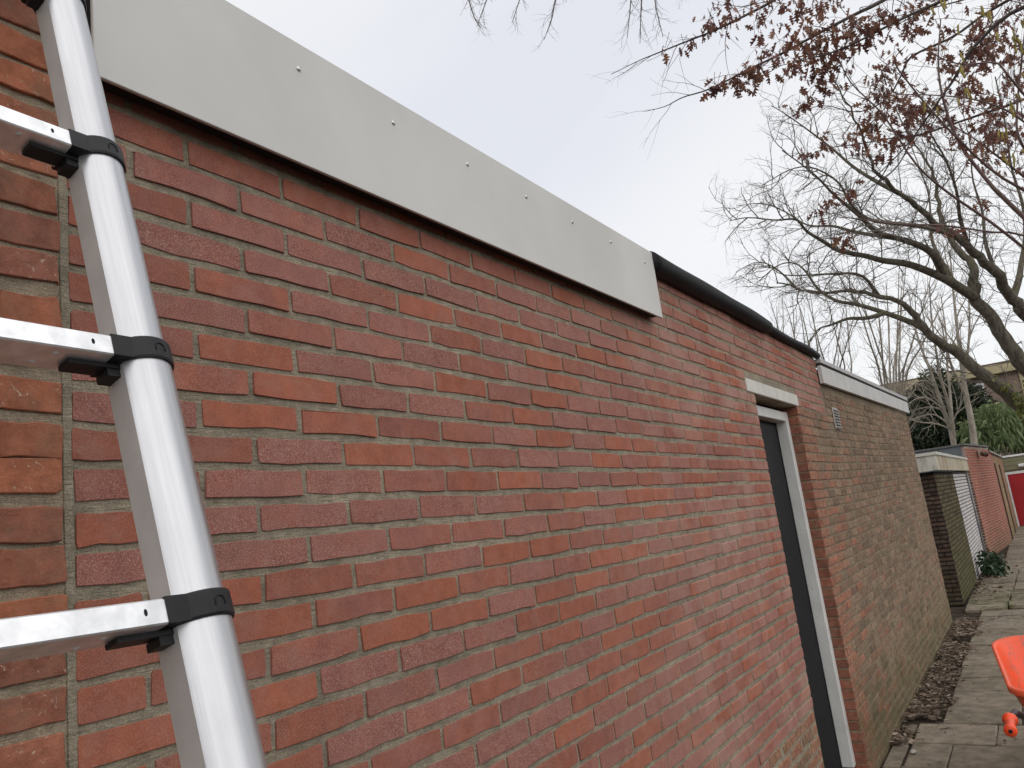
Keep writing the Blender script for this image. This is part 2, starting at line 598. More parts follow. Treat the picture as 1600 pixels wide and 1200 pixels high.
# ---- roof edge panel
M_PANEL = NT('grey_painted_sheet', 0.75, 0, 0.10)
k = M_PANEL
c = k.scale(k_rgb(k, (0.625, 0.615, 0.58)), k.ramp(k.noise(2.2, 4), 0.3, 0.7, 0.94, 1.05))
mp = k.n('Mapping'); k.l(k.pos, mp.inputs[0]); mp.inputs['Scale'].default_value = (1, 1, 0.35)
sm = k.math('MULTIPLY', k.ramp(k.noise(17, 6, 0.75, mp.outputs[0], 1.2), 0.66, 0.78), 0.22)
c = k.mix(sm, c, k_rgb(k, (0.22, 0.22, 0.20)))
sc_ = k.math('MULTIPLY', k.ramp(k.noise(75, 5, 0.8, dist=2.0), 0.70, 0.74), 0.35)
c = k.mix(sc_, c, k_rgb(k, (0.42, 0.42, 0.40)))
k.color(c); k.bump(k.noise(2.0, 2), 0.05, 0.004)
M_PANEL = k.m
M_BLACK = simple('black_roofing_rubber', (0.010, 0.010, 0.011), 0.6, 0, 0.3, 30, 0.25, 60, 0.2)
M_STEEL = simple('galvanised_steel', (0.55, 0.55, 0.54), 0.35, 0.9, 0.1)
M_BATTEN_SHADE = simple('black_batten_and_gap_shade', (0.012, 0.011, 0.011), 0.8)
panel = MB().bbox((-0.195, -0.048, 2.489), (2.152, -0.040, 2.772), 0.0012).build('fascia_panel', M_PANEL, garage)
MB().box((-0.19, -0.0385, 2.4985), (2.14, -0.006, 2.765)).build('batten', M_BATTEN_SHADE, garage)
scr = MB()
an = np.arange(10) * 2 * np.pi / 10
scv = []
for yy, rr in ((0.0, 0.0062), (-0.002, 0.0058), (-0.0035, 0.0035)):
    scv += [(rr * math.cos(t), yy, rr * math.sin(t)) for t in an]
scf = [[q * 10 + i, q * 10 + (i + 1) % 10, q * 10 + 10 + (i + 1) % 10, q * 10 + 10 + i] for q in range(2) for i in range(10)] + [list(range(20, 30))]
scr_me = mesh_np('screw', scv, scf, M_STEEL, True)
for xs in (0.245, 0.542, 0.845, 1.15, 1.445, 1.742, 2.052):
    o = link('screw', scr_me, panel)
    o.location = (xs, -0.0482, 2.708 + rng.normal(0, 0.003))

# rolled-up roofing membrane along the uncovered roof edge
xs = np.linspace(2.15, 3.97, 40)
P = np.c_[xs, -0.026 + 0.003 * np.sin(xs * 5.1), 2.735 + 0.004 * np.sin((xs - 2.1) * 2.4) + 0.010 * (xs - 2.15)]
R = 0.046 + 0.0022 * np.sin(xs * 7.3) - 0.003 * (xs - 2.1)
xs2 = np.linspace(3.95, 5.40, 24)
P2 = np.c_[xs2, -0.018 + 0.003 * np.sin(xs2 * 6), 2.752 + 0.004 * np.sin(xs2 * 4)]
roll = MB().tube(P, R, 16).build('roofing_roll', M_BLACK, garage, True)
MB().tube(P2, 0.027 + 0.001 * np.sin(xs2 * 9), 14).build('roofing_roll', M_BLACK, garage, True)
MB().box((XL, 0.012, ZT + 0.002), (XE, 5.4, ZT + 0.032)).build('roof', M_BLACK, garage)
mb = MB(); mb.box((XL + .01, 5.2, G - .1), (XE - .01, 5.3, ZT)); mb.box((XE - 0.1, 0.111, G - .1), (XE - .001, 5.19, ZT)); mb.box((XL + .001, 0.111, G - .1), (XL + 0.1, 5.19, ZT))
mb.build('wall', M_OMORT, garage)

# ---- door, frame, lintel
def white_paint(name, col, dirt=0.3, chip=0.0, dcol=(0.22, 0.20, 0.13), lo=0.5, sc=11):
    k = NT(name, 0.5, 0, 0.4)
    c = k.scale(k_rgb(k, col), k.ramp(k.noise(5, 4), 0.3, 0.7, 0.92, 1.06))
    mp = k.n('Mapping'); k.l(k.pos, mp.inputs[0]); mp.inputs['Scale'].default_value = (1, 1, 0.3)
    d = k.math('MULTIPLY', k.ramp(k.noise(sc, 6, 0.75, mp.outputs[0]), lo, lo + 0.22), dirt)
    c = k.mix(d, c, k_rgb(k, dcol))
    if chip:
        c = k.mix(k.math('MULTIPLY', k.ramp(k.noise(60, 4, 0.8), 0.64, 0.68), chip), c, k_rgb(k, (0.13, 0.09, 0.07)))
    k.color(c); k.bump(k.noise(90, 4), 0.25, 0.002)
    return k.m


M_FRAME = white_paint('greyed_white_frame_paint', (0.66, 0.66, 0.63), 0.22, 0.6)
M_CONC = white_paint('pale_concrete', (0.60, 0.585, 0.52), 0.4, 0.25)
M_DOOR = simple('anthracite_door_paint', (0.014, 0.0145, 0.016), 0.6, 0, 0.15, 8, 0.05, 200, 0.12)
MB().bbox((3.37, -0.004, 2.303), (4.512, 0.10, 2.377), 0.003).build('lintel', M_CONC, garage)
fr = MB()
fr.bbox((4.397, 0.067, 0.115), (4.4585, 0.137, 2.272), 0.004)
fr.bbox((3.502, 0.067, 0.115), (3.564, 0.137, 2.272), 0.004)
fr.bbox((3.5645, 0.0672, 2.208), (4.3965, 0.1372, 2.270), 0.004)
dfr = fr.build('door_frame', M_FRAME, garage)
door = MB().bbox((3.50, 0.139, 0.09), (4.46, 0.180, 2.30), 0.003).build('door', M_DOOR, garage)
MB().bbox((3.58, 0.120, 0.12), (4.30, 0.1386, 2.19), 0.006).build('door_panel', M_DOOR, door)
MB().bbox((3.46, 0.02, G - 0.05), (4.50, 0.30, 0.088), 0.006).build('threshold', simple('grey_stone_sill', (0.10, 0.095, 0.085), 0.8, 0, 0.4, 15, 0.4), garage)

# ---- older wall at the far left, mostly behind the ladder
oldl = tag(empty('brick_wall', (-1.0, 0, G)), 'rough old orange brick wall with chipped bricks at the left edge, left of the upright mortar joint', 'wall')
MB().box((-2.4, 0.0042, G - 0.1), (XL - 0.0045, 0.11, 2.78)).build('mortar', M_LMORT, oldl)
MB().bbox((XL - 0.0145, 0.0015, G), (XL - 0.0005, 0.0045, 2.60), 0.0008).build('mortar_joint', M_MORTAR, oldl)
lb = []
for i in range(-5, 40):
    z = zmid(i) + 0.012 + rng.normal(0, 0.003)
    x1 = XL - 0.0135
    first = True
    x1 -= rng.uniform(0, 0.006)
    while x1 > -1.6:
        l = 0.205 if (i % 2 == 0 or not first) else 0.10 + rng.uniform(-.01, .02)
        if first and i % 3 == 0: l = 0.085
        lb.append((x1 - l / 2, rng.uniform(-0.0025, 0.0008), z, l, CH - rng.uniform(.009, .017), (rng.uniform(0, 1), rng.uniform(.78, 1.12), rng.choice([0, .2, .9, 1]), 1)))
        x1 -= l + 0.012; first = False
lay(oldl, lb, M_LB, M_OBJ, 0.0018, 0.0016, 14, 300)

# ---- neighbouring garage with old brown brick
oldg = tag(empty('garage', (8, 0, G)), 'old garage of weathered brown brick with white roof board and small vent', 'garage')
XO1 = 10.40


def yo(x): return -0.0075 * max(0.0, x - 5.36)
def zo(x): return 2.535 + 0.018 * max(0.0, x - 5.36)


def quadbox(pts_front, depth):                                # front polygon (x, z) list -> prism going back from yo(x)
    n = len(pts_front)
    V = [(x, yo(x) + 0.0045, z) for x, z in pts_front] + [(x, yo(x) + depth, z) for x, z in pts_front]
    F = [list(range(n)), list(range(2 * n - 1, n - 1, -1))] + [[i, (i + 1) % n, n + (i + 1) % n, n + i] for i in range(n)]
    return V, F


mb = MB()
mb.add(*quadbox([(XD1 + 0.005, G - .1), (XE + 0.001, G - .1), (XE + .001, 2.30), (XD1 + .005, 2.30)], 0.11))
mb.add(*quadbox([(XE + 0.0015, G - .1), (XO1, G - .1), (XO1, zo(XO1)), (XE + .0015, zo(XE))], 0.11))
mb.add([(XO1 - .0, yo(XO1) + .111, G - .1), (XO1, 5.3, G - .1), (XO1, 5.3, 2.6), (XO1, yo(XO1) + .111, 2.6),
        (XO1 - .1, yo(XO1) + .111, G - .1), (XO1 - .1, 5.3, G - .1), (XO1 - .1, 5.3, 2.6), (XO1 - .1, yo(XO1) + .111, 2.6)],
       [(0, 1, 2, 3), (4, 7, 6, 5), (0, 4, 5, 1), (1, 5, 6, 2), (2, 6, 7, 3), (3, 7, 4, 0)])
mb.build('mortar', M_OMORT, oldg)
ob = []
for i in range(-3, 41):
    z = zmid(i)
    offs = 0 if i % 2 == 0 else .5
    x = XD1 + rng.uniform(0, .004)
    first = True
    while x < XO1 - 0.05:
        l = (0.10 if (i % 2 and first) else BL) if rng.random() > 0.12 else 0.11
        a, b_ = x, min(x + l - 0.011, XO1 - 0.002)
        x += l; first = False
        zz = z + 0.018 * max(0, a - XE) * (z / 2.5)
        if z > 2.29 and a < XE: continue
        if zz + CH / 2 > zo(a) - 0.005: continue
        near = math.exp(-max(0, a - XD1 - 0.1) / 0.32) if z < 2.3 else 0
        if rng.random() < near: t = (rng.uniform(.55, 1), rng.uniform(.85, 1.1), rng.uniform(.5, 1), 1)
        elif rng.random() < .08: t = (rng.uniform(.4, .8), rng.uniform(.8, 1.0), rng.uniform(0, 1), 1)
        else: t = (rng.uniform(0, .25), rng.uniform(.68, 1.16), rng.choice([0, .2, .6, 1], p=[.25, .3, .25, .2]), 1)
        ob.append(((a + b_) / 2, yo(a), zz, b_ - a, CH - rng.uniform(.009, .015), t))
lay(oldg, ob, M_OB, M_OBJ, 0.0016, 0.003, 14, 262)
# brick ends that close the door reveal
for i in range(3, 41):
    z = zmid(i)
    if z < 0.05 or z > 2.29: continue
    mb = MB(); mb.bbox((-.028, -0.066, -(CH - .009) / 2), (.03, 0.06, (CH - .009) / 2), 0.003)
    V = np.concatenate(mb.V) + rng.normal(0, .0015, (len(np.concatenate(mb.V)), 3))
    o = link('reveal_brick', mesh_np('reveal_brick', V, mb.F, M_LB), oldg)
    o.location = (XD1 + 0.0288 + rng.uniform(-.001, .001), 0.067, z)
    o.color = (rng.uniform(0, .45), rng.uniform(.6, .85), rng.choice([0, .3, .6]), 1)
# roof board, gap, metal trim
M_OBOARD = white_paint('weathered_white_board', (0.54, 0.525, 0.50), 0.12, 0.0)


def along(name, mat, x0, x1, za0, zb0, za1, zb1, yf, yb, bev=0.0):
    V = []
    for x, za, zb in ((x0, za0, zb0), (x1, za1, zb1)):
        V += [(x, yo(x) + yf, za), (x, yo(x) + yb, za), (x, yo(x) + yb, zb), (x, yo(x) + yf, zb)]
    return MB().add(V, [(0, 1, 2, 3), (4, 7, 6, 5), (0, 4, 5, 1), (1, 5, 6, 2), (2, 6, 7, 3), (3, 7, 4, 0)]).build(name, mat, oldg)


along('fascia_board', M_OBOARD, XE + .004, 10.47, 2.537, 2.672, 2.628, 2.768, -0.034, -0.006)
along('shadow_gap', M_BATTEN_SHADE, XE + .004, 10.455, 2.674, 2.692, 2.770, 2.789, -0.020, -0.004)  # solid black strip, the gap's shade put into its colour
along('roof_trim', simple('dull_zinc_trim', (0.42, 0.41, 0.40), 0.5, 0.3, 0.15), XE + .004, 10.49, 2.694, 2.724, 2.791, 2.83, -0.040, 0.05)
MB().box((XE + .003, 0.051, 2.66), (10.4, 5.35, 2.69)).build('roof', M_BLACK, oldg)
# vent grille
vent = MB().bbox((5.615, -0.012, 2.205), (5.80, -0.002, 2.375), 0.003).build('vent', simple('white_vent_plastic', (0.40, 0.39, 0.36), 0.5), oldg)
sl = MB().bbox((-.084, -.011, -.006), (.084, 0, .006), 0.002)
sl_me = mesh_np('slat', np.concatenate(sl.V), sl.F, bpy.data.materials['white_vent_plastic'])
gp = MB().box((-.084, -.001, -.004), (.084, 0.0, .004))
gp_me = mesh_np('opening_shade', np.concatenate(gp.V), gp.F, M_BATTEN_SHADE)  # black strips on the solid plate paint the dark between slats
for q in range(7):
    o = link('slat', sl_me, vent); o.location = (5.7075, -0.0125, 2.222 + q * 0.0225); o.rotation_euler = (0.5, 0, 0)
    if q < 6:
        o = link('opening_shade', gp_me, vent); o.location = (5.7075, -0.0125, 2.2333 + q * 0.0225)

# ------------------------------------------------------------------ sheds further down the alley
def brick_plane(parent, p0, p1, z0, z1, mat, tonef, mort, thick=0.12, l=BL, gapz=0.011):
    """a wall between two plan points, its visible face on the right of p0->p1 seen from above; bricks joined"""
    p0 = np.array(p0, float); p1 = np.array(p1, float)
    d = p1 - p0; L = np.linalg.norm(d); d /= L; nrm = np.array([d[1], -d[0]])
    core = MB()
    c0, c1 = p0 - nrm * .0045, p1 - nrm * .0045
    e0, e1 = p0 - nrm * thick, p1 - nrm * thick
    core.add([(*c0, z0), (*c1, z0), (*e1, z0), (*e0, z0), (*c0, z1), (*c1, z1), (*e1, z1), (*e0, z1)],
             [(0, 3, 2, 1), (4, 5, 6, 7), (0, 1, 5, 4), (1, 2, 6, 5), (2, 3, 7, 6), (3, 0, 4, 7)])
    core.build('mortar', mort, parent)
    mb = MB()
    rows = int((z1 - z0) / CH)
    for i in range(rows):
        z = z0 + (i + .5) * CH
        s0 = 0.0; half = i % 2
        while s0 < L - 0.03:
            ll = l / 2 if (half and s0 == 0) else l
            s1 = min(s0 + ll, L)
            a, b_ = s0 + .004, s1 - .004
            yy = rng.normal(0, .001)
            q = []
            for s_, off in ((a, 0), (b_, 0)):
                q.append(p0 + d * s_ + nrm * yy)
            hz = CH / 2 - gapz / 2
            e = .004
            V = [(*(q[0] - nrm * .012), z - hz), (*(q[1] - nrm * .012), z - hz), (*(q[1] - nrm * .012), z + hz), (*(q[0] - nrm * .012), z + hz),
                 (*(q[0] + d * e), z - hz + e), (*(q[1] - d * e), z - hz + e), (*(q[1] - d * e), z + hz - e), (*(q[0] + d * e), z + hz - e)]
            mb.t = tonef(s0, z)
            mb.add(V, [(0, 1, 5, 4), (1, 2, 6, 5), (2, 3, 7, 6), (3, 0, 4, 7), (4, 5, 6, 7)])
            s0 = s1
    o = mb.build('brickwork', mat, parent, tone=True)
    o['kind'] = 'stuff'


def tn(a, b_, c0=.8, c1=1.12, ch=(0, .4)):
    return lambda s, z: (rng.uniform(a, b_), rng.uniform(c0, c1), rng.uniform(*ch), 1)


shed = tag(empty('shed', (15, 0, G)), 'low shed with dark mossy brick corner, whitewashed side and stained pale roof board', 'shed')
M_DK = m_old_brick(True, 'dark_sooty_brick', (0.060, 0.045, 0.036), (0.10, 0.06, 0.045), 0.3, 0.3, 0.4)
M_MOSSB = m_old_brick(True, 'mossy_brick', (0.105, 0.080, 0.048), (0.098, 0.085, 0.035), 0.4, 0.5, 1.2)
M_WHITEB = simple('whitewashed_brick', (0.56, 0.53, 0.51), 0.8, 0, 0.2, 6, 0.4, 90)
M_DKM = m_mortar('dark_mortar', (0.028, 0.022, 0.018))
M_WM = m_mortar('grey_joint_mortar', (0.10, 0.09, 0.085))  # dark grey joints of the whitewashed wall
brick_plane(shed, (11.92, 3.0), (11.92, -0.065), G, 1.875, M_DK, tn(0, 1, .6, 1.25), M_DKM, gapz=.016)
brick_plane(shed, (11.925, -0.065), (14.99, -0.098), G, 1.875, M_MOSSB, tn(0, 1, .5, 1.4), M_DKM)
brick_plane(shed, (15.0, -0.098), (17.96, -0.128), G, 1.875, M_WHITEB, tn(0, 1), M_WM)
M_STAIN = white_paint('stained_pale_board', (0.50, 0.46, 0.34), 0.85, 0, (0.27, 0.17, 0.075), 0.42, 3.2)
mb = MB()
mb.bbox((11.80, -0.145, 1.885), (11.84, 3.0, 2.10), .004)
mb.build('fascia_board', white_paint('flaking_white_board', (0.56, 0.54, 0.47), 0.7, 0.8, (0.30, 0.27, 0.21), 0.42, 14), shed)
V = [(11.842, -0.145, 1.885), (18.02, -0.205, 1.885), (18.02, -0.165, 1.885), (11.842, -0.105, 1.885)]
V += [(x, y, 2.10) for x, y, z in V]
MB().add(V, [(0, 3, 2, 1), (4, 5, 6, 7), (0, 1, 5, 4), (1, 2, 6, 5), (2, 3, 7, 6), (3, 0, 4, 7)]).build('fascia_board', M_STAIN, shed)
V = [(11.78, -0.165, 2.102), (18.04, -0.225, 2.102), (18.04, 3.0, 2.102), (11.78, 3.0, 2.102)]
V += [(x, y, 2.145) for x, y, z in V]
MB().add(V, [(0, 3, 2, 1), (4, 5, 6, 7), (0, 1, 5, 4), (1, 2, 6, 5), (2, 3, 7, 6), (3, 0, 4, 7)]).build('roof_trim', white_paint('pale_roof_trim', (0.55, 0.54, 0.47), 0.5), shed)
MB().tube([(17.99, -0.15, G), (17.99, -0.15, 1.88)], 0.022, 8).build('drainpipe', simple('grey_pipe', (0.2, 0.2, 0.2), 0.5), shed, True)

red = tag(empty('shed', (20.5, -0.3, G)), 'taller shed of bright red brick with wall lamp under its roof edge', 'shed')
M_REDB = m_old_brick(True, 'bright_red_brick', (0.40, 0.125, 0.085), (0.46, 0.15, 0.10), 0.15, 0.55, 0.5)
M_PALEM = m_mortar('pale_mortar', (0.42, 0.34, 0.29))
brick_plane(red, (18.95, -0.17), (22.70, -0.50), G, 2.43, M_REDB, tn(0, 1, .85, 1.08), M_PALEM)
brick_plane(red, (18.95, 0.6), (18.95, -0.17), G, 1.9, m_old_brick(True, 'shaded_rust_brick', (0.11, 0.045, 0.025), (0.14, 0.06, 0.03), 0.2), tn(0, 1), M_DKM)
MB().box((18.955, 0.602, G), (19.05, 3.2, 2.43)).build('wall', M_DKM, red)
MB().bbox((18.90, -0.10, 1.92), (18.945, 3.2, 2.44), .004).build('gable_board', simple('slate_grey_board', (0.085, 0.098, 0.105), 0.55, 0, 0.4, 4), red)
V = [(18.86, -0.19, 2.445), (22.72, -0.53, 2.445), (22.72, 3.2, 2.445), (18.86, 3.2, 2.445)]
V += [(x, y, 2.48) for x, y, z in V]
MB().add(V, [(0, 3, 2, 1), (4, 5, 6, 7), (0, 1, 5, 4), (1, 2, 6, 5), (2, 3, 7, 6), (3, 0, 4, 7)]).build('roof_trim', simple('dark_metal_edge', (0.12, 0.115, 0.11), 0.5, 0.4), red)
lamp = MB().bbox((20.55, -0.40, 2.20), (20.75, -0.335, 2.34), .01).build('wall_lamp', simple('cream_lamp_housing', (0.45, 0.40, 0.28), 0.4), red)
MB().tube([(20.6, -0.40, 2.26), (20.5, -0.50, 2.22)], [.05, .065], 10).build('lamp_head', simple('brown_lamp_glass', (0.10, 0.05, 0.03), 0.2), lamp, True)

beige = tag(empty('shed', (26, -0.5, G)), 'long low shed of yellowish brick with two dark narrow slots, just before the red door', 'shed')
M_BEI = m_old_brick(True, 'yellow_buff_brick', (0.33, 0.225, 0.12), (0.36, 0.18, 0.12), 0.2, 0.5, 0.45)
brick_plane(beige, (22.72, -0.485), (24.0, -0.515), G, 2.32, M_REDB, tn(0, 1, .75, .95), M_PALEM)
brick_plane(beige, (24.15, -0.50), (26.6, -0.56), G, 2.29, M_BEI, tn(0, .4), M_OMORT)
brick_plane(beige, (26.8, -0.56), (29.6, -0.62), G, 2.26, M_BEI, tn(.3, 1, .8, 1.0), M_OMORT)
M_PIL = simple('dark_brown_pilaster', (0.075, 0.048, 0.032), 0.85)
MB().bbox((24.0, -0.548, G), (24.15, 3, 2.05), .01).build('pilaster', M_PIL, beige)
MB().bbox((26.6, -0.592, G), (26.8, 3, 2.03), .01).build('pilaster', M_PIL, beige)
MB().box((29.55, -.5, G), (29.62, 3, 2.26)).build('wall', M_DKM, beige)
V = [(22.73, -0.53, 2.325), (29.65, -0.66, 2.265), (29.65, 3.2, 2.265), (22.73, 3.2, 2.325)]
V += [(x, y, z + .05) for x, y, z in V]
MB().add(V, [(0, 3, 2, 1), (4, 5, 6, 7), (0, 1, 5, 4), (1, 2, 6, 5), (2, 3, 7, 6), (3, 0, 4, 7)]).build('roof_trim', simple('dull_roof_edge', (0.25, 0.235, 0.21), 0.6), beige)

end = tag(empty('garage', (30, -1.6, G)), 'garage with bright red door facing along the alley at its far end', 'garage')
M_GRW = white_paint('green_grey_boards', (0.20, 0.19, 0.11), 0.7)
M_WH = white_paint('clean_white_paint', (0.72, 0.72, 0.70), 0.15)
MB().box((30.06, -4.0, G - .1), (35, -0.45, 2.26)).build('wall', M_OMORT, end)
for q in range(3):
    MB().bbox((30.0, -4.0, 1.842 + q * .138), (30.05, -0.5, 1.842 + q * .138 + .132), .004).build('fascia_plank', M_GRW, end)
MB().bbox((29.96, -4.05, 2.262), (35, -0.45, 2.32), .004).build('roof_trim', M_WH, end)
mb = MB(); mb.bbox((30.0, -0.66, G), (30.055, -0.575, 1.78), .004); mb.bbox((30.0, -2.98, G), (30.055, -2.90, 1.78), .004); mb.bbox((30.0, -2.899, 1.70), (30.055, -0.661, 1.78), .004)
mb.build('door_frame', M_WH, end)
M_RED = simple('red_gloss_door', (0.36, 0.009, 0.014), 0.4, 0, 0.08, 3)
rd = MB().bbox((30.01, -2.898, G + .02), (30.05, -0.662, 1.698), .003).build('door', M_RED, end)
MB().bbox((29.985, -2.78, 0.98), (30.009, -2.70, 1.10), .004).build('handle', M_STEEL, rd)
lm = MB().bbox((29.93, -1.30, 1.90), (29.998, -1.02, 2.0), .02).build('lamp', M_WH, end)

# ------------------------------------------------------------------ telescopic ladder
ladder = tag(empty('ladder', (-0.35, -0.84, G)), 'silver telescopic ladder with black collars leaning on the red brick wall', 'ladder')
LA = np.array([-0.31352, -0.24680, 2.23160])                  # centre of the right stile at a collar
LU = np.array([-0.0205, -0.3049, -1.0]); LU /= np.linalg.norm(LU)   # down the stile
EX = np.array([1.0, 0, 0]) - LU * LU[0]; EX /= np.linalg.norm(EX)   # along the rungs
EB = np.cross(LU, EX); EB /= np.linalg.norm(EB)
if EB[1] > 0: EB = -EB                                        # out of the ladder plane, to the alley
SP = 0.29


LA = LA + LU * 0.0185 - EX * 0.0055


def lad(s, a, b_, k0=0.0):                                    # ladder coordinates -> world (s along the rung, a out, b down)
    return LA + EX * s + EB * a + LU * (b_ + k0)


k = NT('brushed_aluminium', 0.36, 0.88)
mr = k.n('Mapping'); k.l(k.pos, mr.inputs[0]); mr.inputs['Rotation'].default_value = (0.2945, 0, 0)
mp = k.n('Mapping'); k.l(mr.outputs[0], mp.inputs[0]); mp.inputs['Scale'].default_value = (1, 1, 0.015)
v = k.ramp(k.noise(150, 4, 0.7, mp.outputs[0]), 0.3, 0.7, 0.90, 1.03)
sc_ = k.math('MULTIPLY', k.ramp(k.noise(35, 5, 0.75), 0.62, 0.74), 0.3)
k.color(k.mix(sc_, k.scale(k_rgb(k, (0.555, 0.555, 0.565)), v), k_rgb(k, (0.40, 0.40, 0.40))))
k.set(k.b.inputs['Roughness'], k.ramp(k.noise(12, 4), 0.3, 0.7, 0.30, 0.40))
k.bump(k.noise(150, 4, 0.7, mp.outputs[0]), 0.06, 0.001)
M_ALU = k.m
M_ALUI = simple('sky_lit_inner_aluminium', (0.56, 0.545, 0.53), 0.5, 0.4, 0.06, 20, 0.05)  # pale sky reflection of the inner face put into colour and finish
M_RUNG = simple('scuffed_aluminium_rung', (0.84, 0.84, 0.84), 0.38, 0.72, 0.14, 45, 0.05)
M_PLA = simple('black_ladder_plastic', (0.014, 0.014, 0.015), 0.5, 0, 0.2, 40, 0.15, 300, 0.3)
M_HOLE = simple('slot_darkness', (0.01, 0.01, 0.01), 0.9)


def stile_profile(R, side, n=32):
    """round tube with a flat inner face; side=+1: flat towards -s"""
    pts = []
    fl = 0.50
    for i in range(n):
        t = -math.pi + fl + (2 * math.pi - 2 * fl) * i / (n - 1)
        pts.append((side * R * math.cos(t) * 0.97, R * math.sin(t)))
    return pts


def stile(side, s0):
    for q in range(-3, 8):
        R = 0.0335 + 0.0019 * (q - 0.5)
        pr_ = stile_profile(R, side)
        n = len(pr_)
        b0, b1 = q * SP, (q + 1) * SP
        if q == 7: b1 = q * SP + 0.27
        V = [lad(s0 + s, a, b0) for s, a in pr_] + [lad(s0 + s, a, b1) for s, a in pr_]
        tb = MB().add(V, [[i, i + 1, n + i + 1, n + i] for i in range(n - 1)])
        tb.add([V[0], V[n - 1], V[2 * n - 1], V[n]], [[0, 1, 2, 3]])          # flat inner face, its own sharp edges
        so = tb.build('stile_tube', M_ALU, ladder, True)
        so.data.materials.append(M_ALUI); so.data.polygons[n - 1].material_index = 1
        # collar
        cb = MB()
        for (r0, r1, z0, z1) in ((R + .0026, R + .0034, -.013, -.011), (R + .0034, R + .0034, -.011, .011), (R + .0034, R + .0022, .011, .0135)):
            A = [lad(s0 + s * r0 / R, a * r0 / R, b0 + z0) for s, a in pr_]
            B = [lad(s0 + s * r1 / R, a * r1 / R, b0 + z1) for s, a in pr_]
            cb.add(A + B, [[i, (i + 1) % n, n + (i + 1) % n, n + i] for i in range(n)])
        for (rr, zz, fl) in ((R + .0026, -.013, 1), (R + .0022, .0135, 0)):
            cb.add([lad(s0 + s * rr / R, a * rr / R, b0 + zz) for s, a in pr_], [list(range(n))])
        # socket that takes the rung end
        sx = -side

        def cbx(s_a, s_b, a0, a1, z0, z1):
            P_ = [lad(s0 + s, a, b0 + z) for z in (z0, z1) for s, a in ((s_a, a0), (s_b, a0), (s_b, a1), (s_a, a1))]
            cb.add(P_, [(0, 3, 2, 1), (4, 5, 6, 7), (0, 1, 5, 4), (1, 2, 6, 5), (2, 3, 7, 6), (3, 0, 4, 7)])
        cbx(sx * R * .55, sx * (R + .010), -.020, R * .86, -.0128, .0128)
        cbx(sx * R * .55, sx * (R + .050), -.008, .012, .0135, .0185)    # release latch below the rung
        cbx(sx * R * .85, sx * (R + .009), -.012, .010, .0185, .027)
        col = cb.build('collar', M_PLA, ladder)
        # raised thumb mark on the collar
        th0 = -side * 0.0
        arc = []
        for j in range(13):
            t = math.pi * j / 12
            arc.append((math.cos(t) * 0.006, -math.sin(t) * 0.005))
        arc = [(0.006, 0.004)] + arc + [(-0.006, 0.004)]
        ph = math.radians(82)                                 # where round the tube the mark sits (from +s towards +a)
        RR = R + .0036
        Pm = []
        for dx, dz in arc:
            p_ = ph + dx / RR
            Pm.append(lad(s0 + side * RR * math.cos(p_), RR * math.sin(p_), b0 + dz))
        MB().tube(Pm, 0.0008, 5).build('thumb_mark', M_HOLE, col, True)


stile(1, 0.0)
stile(-1, -0.44)
for q in range(-3, 8):
    R = 0.0335 + 0.0019 * (q - 0.5)
    sA, sB = -(R + .0095), -0.44 + (R + .0095)
    a0, a1, z0, z1 = -.016, R * .86 - .001, -.0115, .0128
    e = .0015
    prof = [(a0 + e, z0), (a1 - e, z0), (a1, z0 + e), (a1, z1 - e), (a1 - e, z1), (a0 + e, z1), (a0, z1 - e), (a0, z0 + e)]
    n = len(prof)
    V = [lad(sA, a, q * SP + z) for a, z in prof] + [lad(sB, a, q * SP + z) for a, z in prof]
    F = [[i, (i + 1) % n, n + (i + 1) % n, n + i] for i in range(n)] + [list(range(n)), list(range(n, 2 * n))[::-1]]
    rg = MB().add(V, F).build('rung', M_RUNG, ladder)
    for s_ in (sA - 0.021, sB + 0.021):                       # slots in the front face
        an = np.arange(10) * 2 * np.pi / 10
        Pf = [lad(s_ + 0.0018 * math.cos(t), a1 + 0.0002, q * SP + 0.0035 * math.sin(t)) for t in an]
        Pb = [lad(s_ + 0.0018 * math.cos(t), a1 - 0.002, q * SP + 0.0035 * math.sin(t)) for t in an]
        MB().add(Pf + Pb, [list(range(10)), list(range(10, 20))[::-1]] + [[i, (i + 1) % 10, 10 + (i + 1) % 10, 10 + i] for i in range(10)]).build('slot', M_HOLE, rg)
    for s_, a in ((sA - 0.055, .016), (sA - 0.068, -.004), (sB + 0.055, .016), (sB + 0.068, -.004)):   # rivets under the rung
        P0 = [lad(s_ + .0035 * math.cos(t), a + .0035 * math.sin(t), q * SP + z1) for t in an]
        P1 = [lad(s_ + .0024 * math.cos(t), a + .0024 * math.sin(t), q * SP + z1 + .0015) for t in an]
        MB().add(P0 + P1, [list(range(10, 20))] + [[i, (i + 1) % 10, 10 + (i + 1) % 10, 10 + i] for i in range(10)]).build('rivet', M_RUNG, rg, True)
for s_ in (0.0, -0.44):
    P_ = [lad(s_, 0, 7 * SP + .262), lad(s_, 0, 7 * SP + .315)]
    MB().tube(P_, [.049, .052], 14).build('rubber_foot', M_PLA, ladder, True)

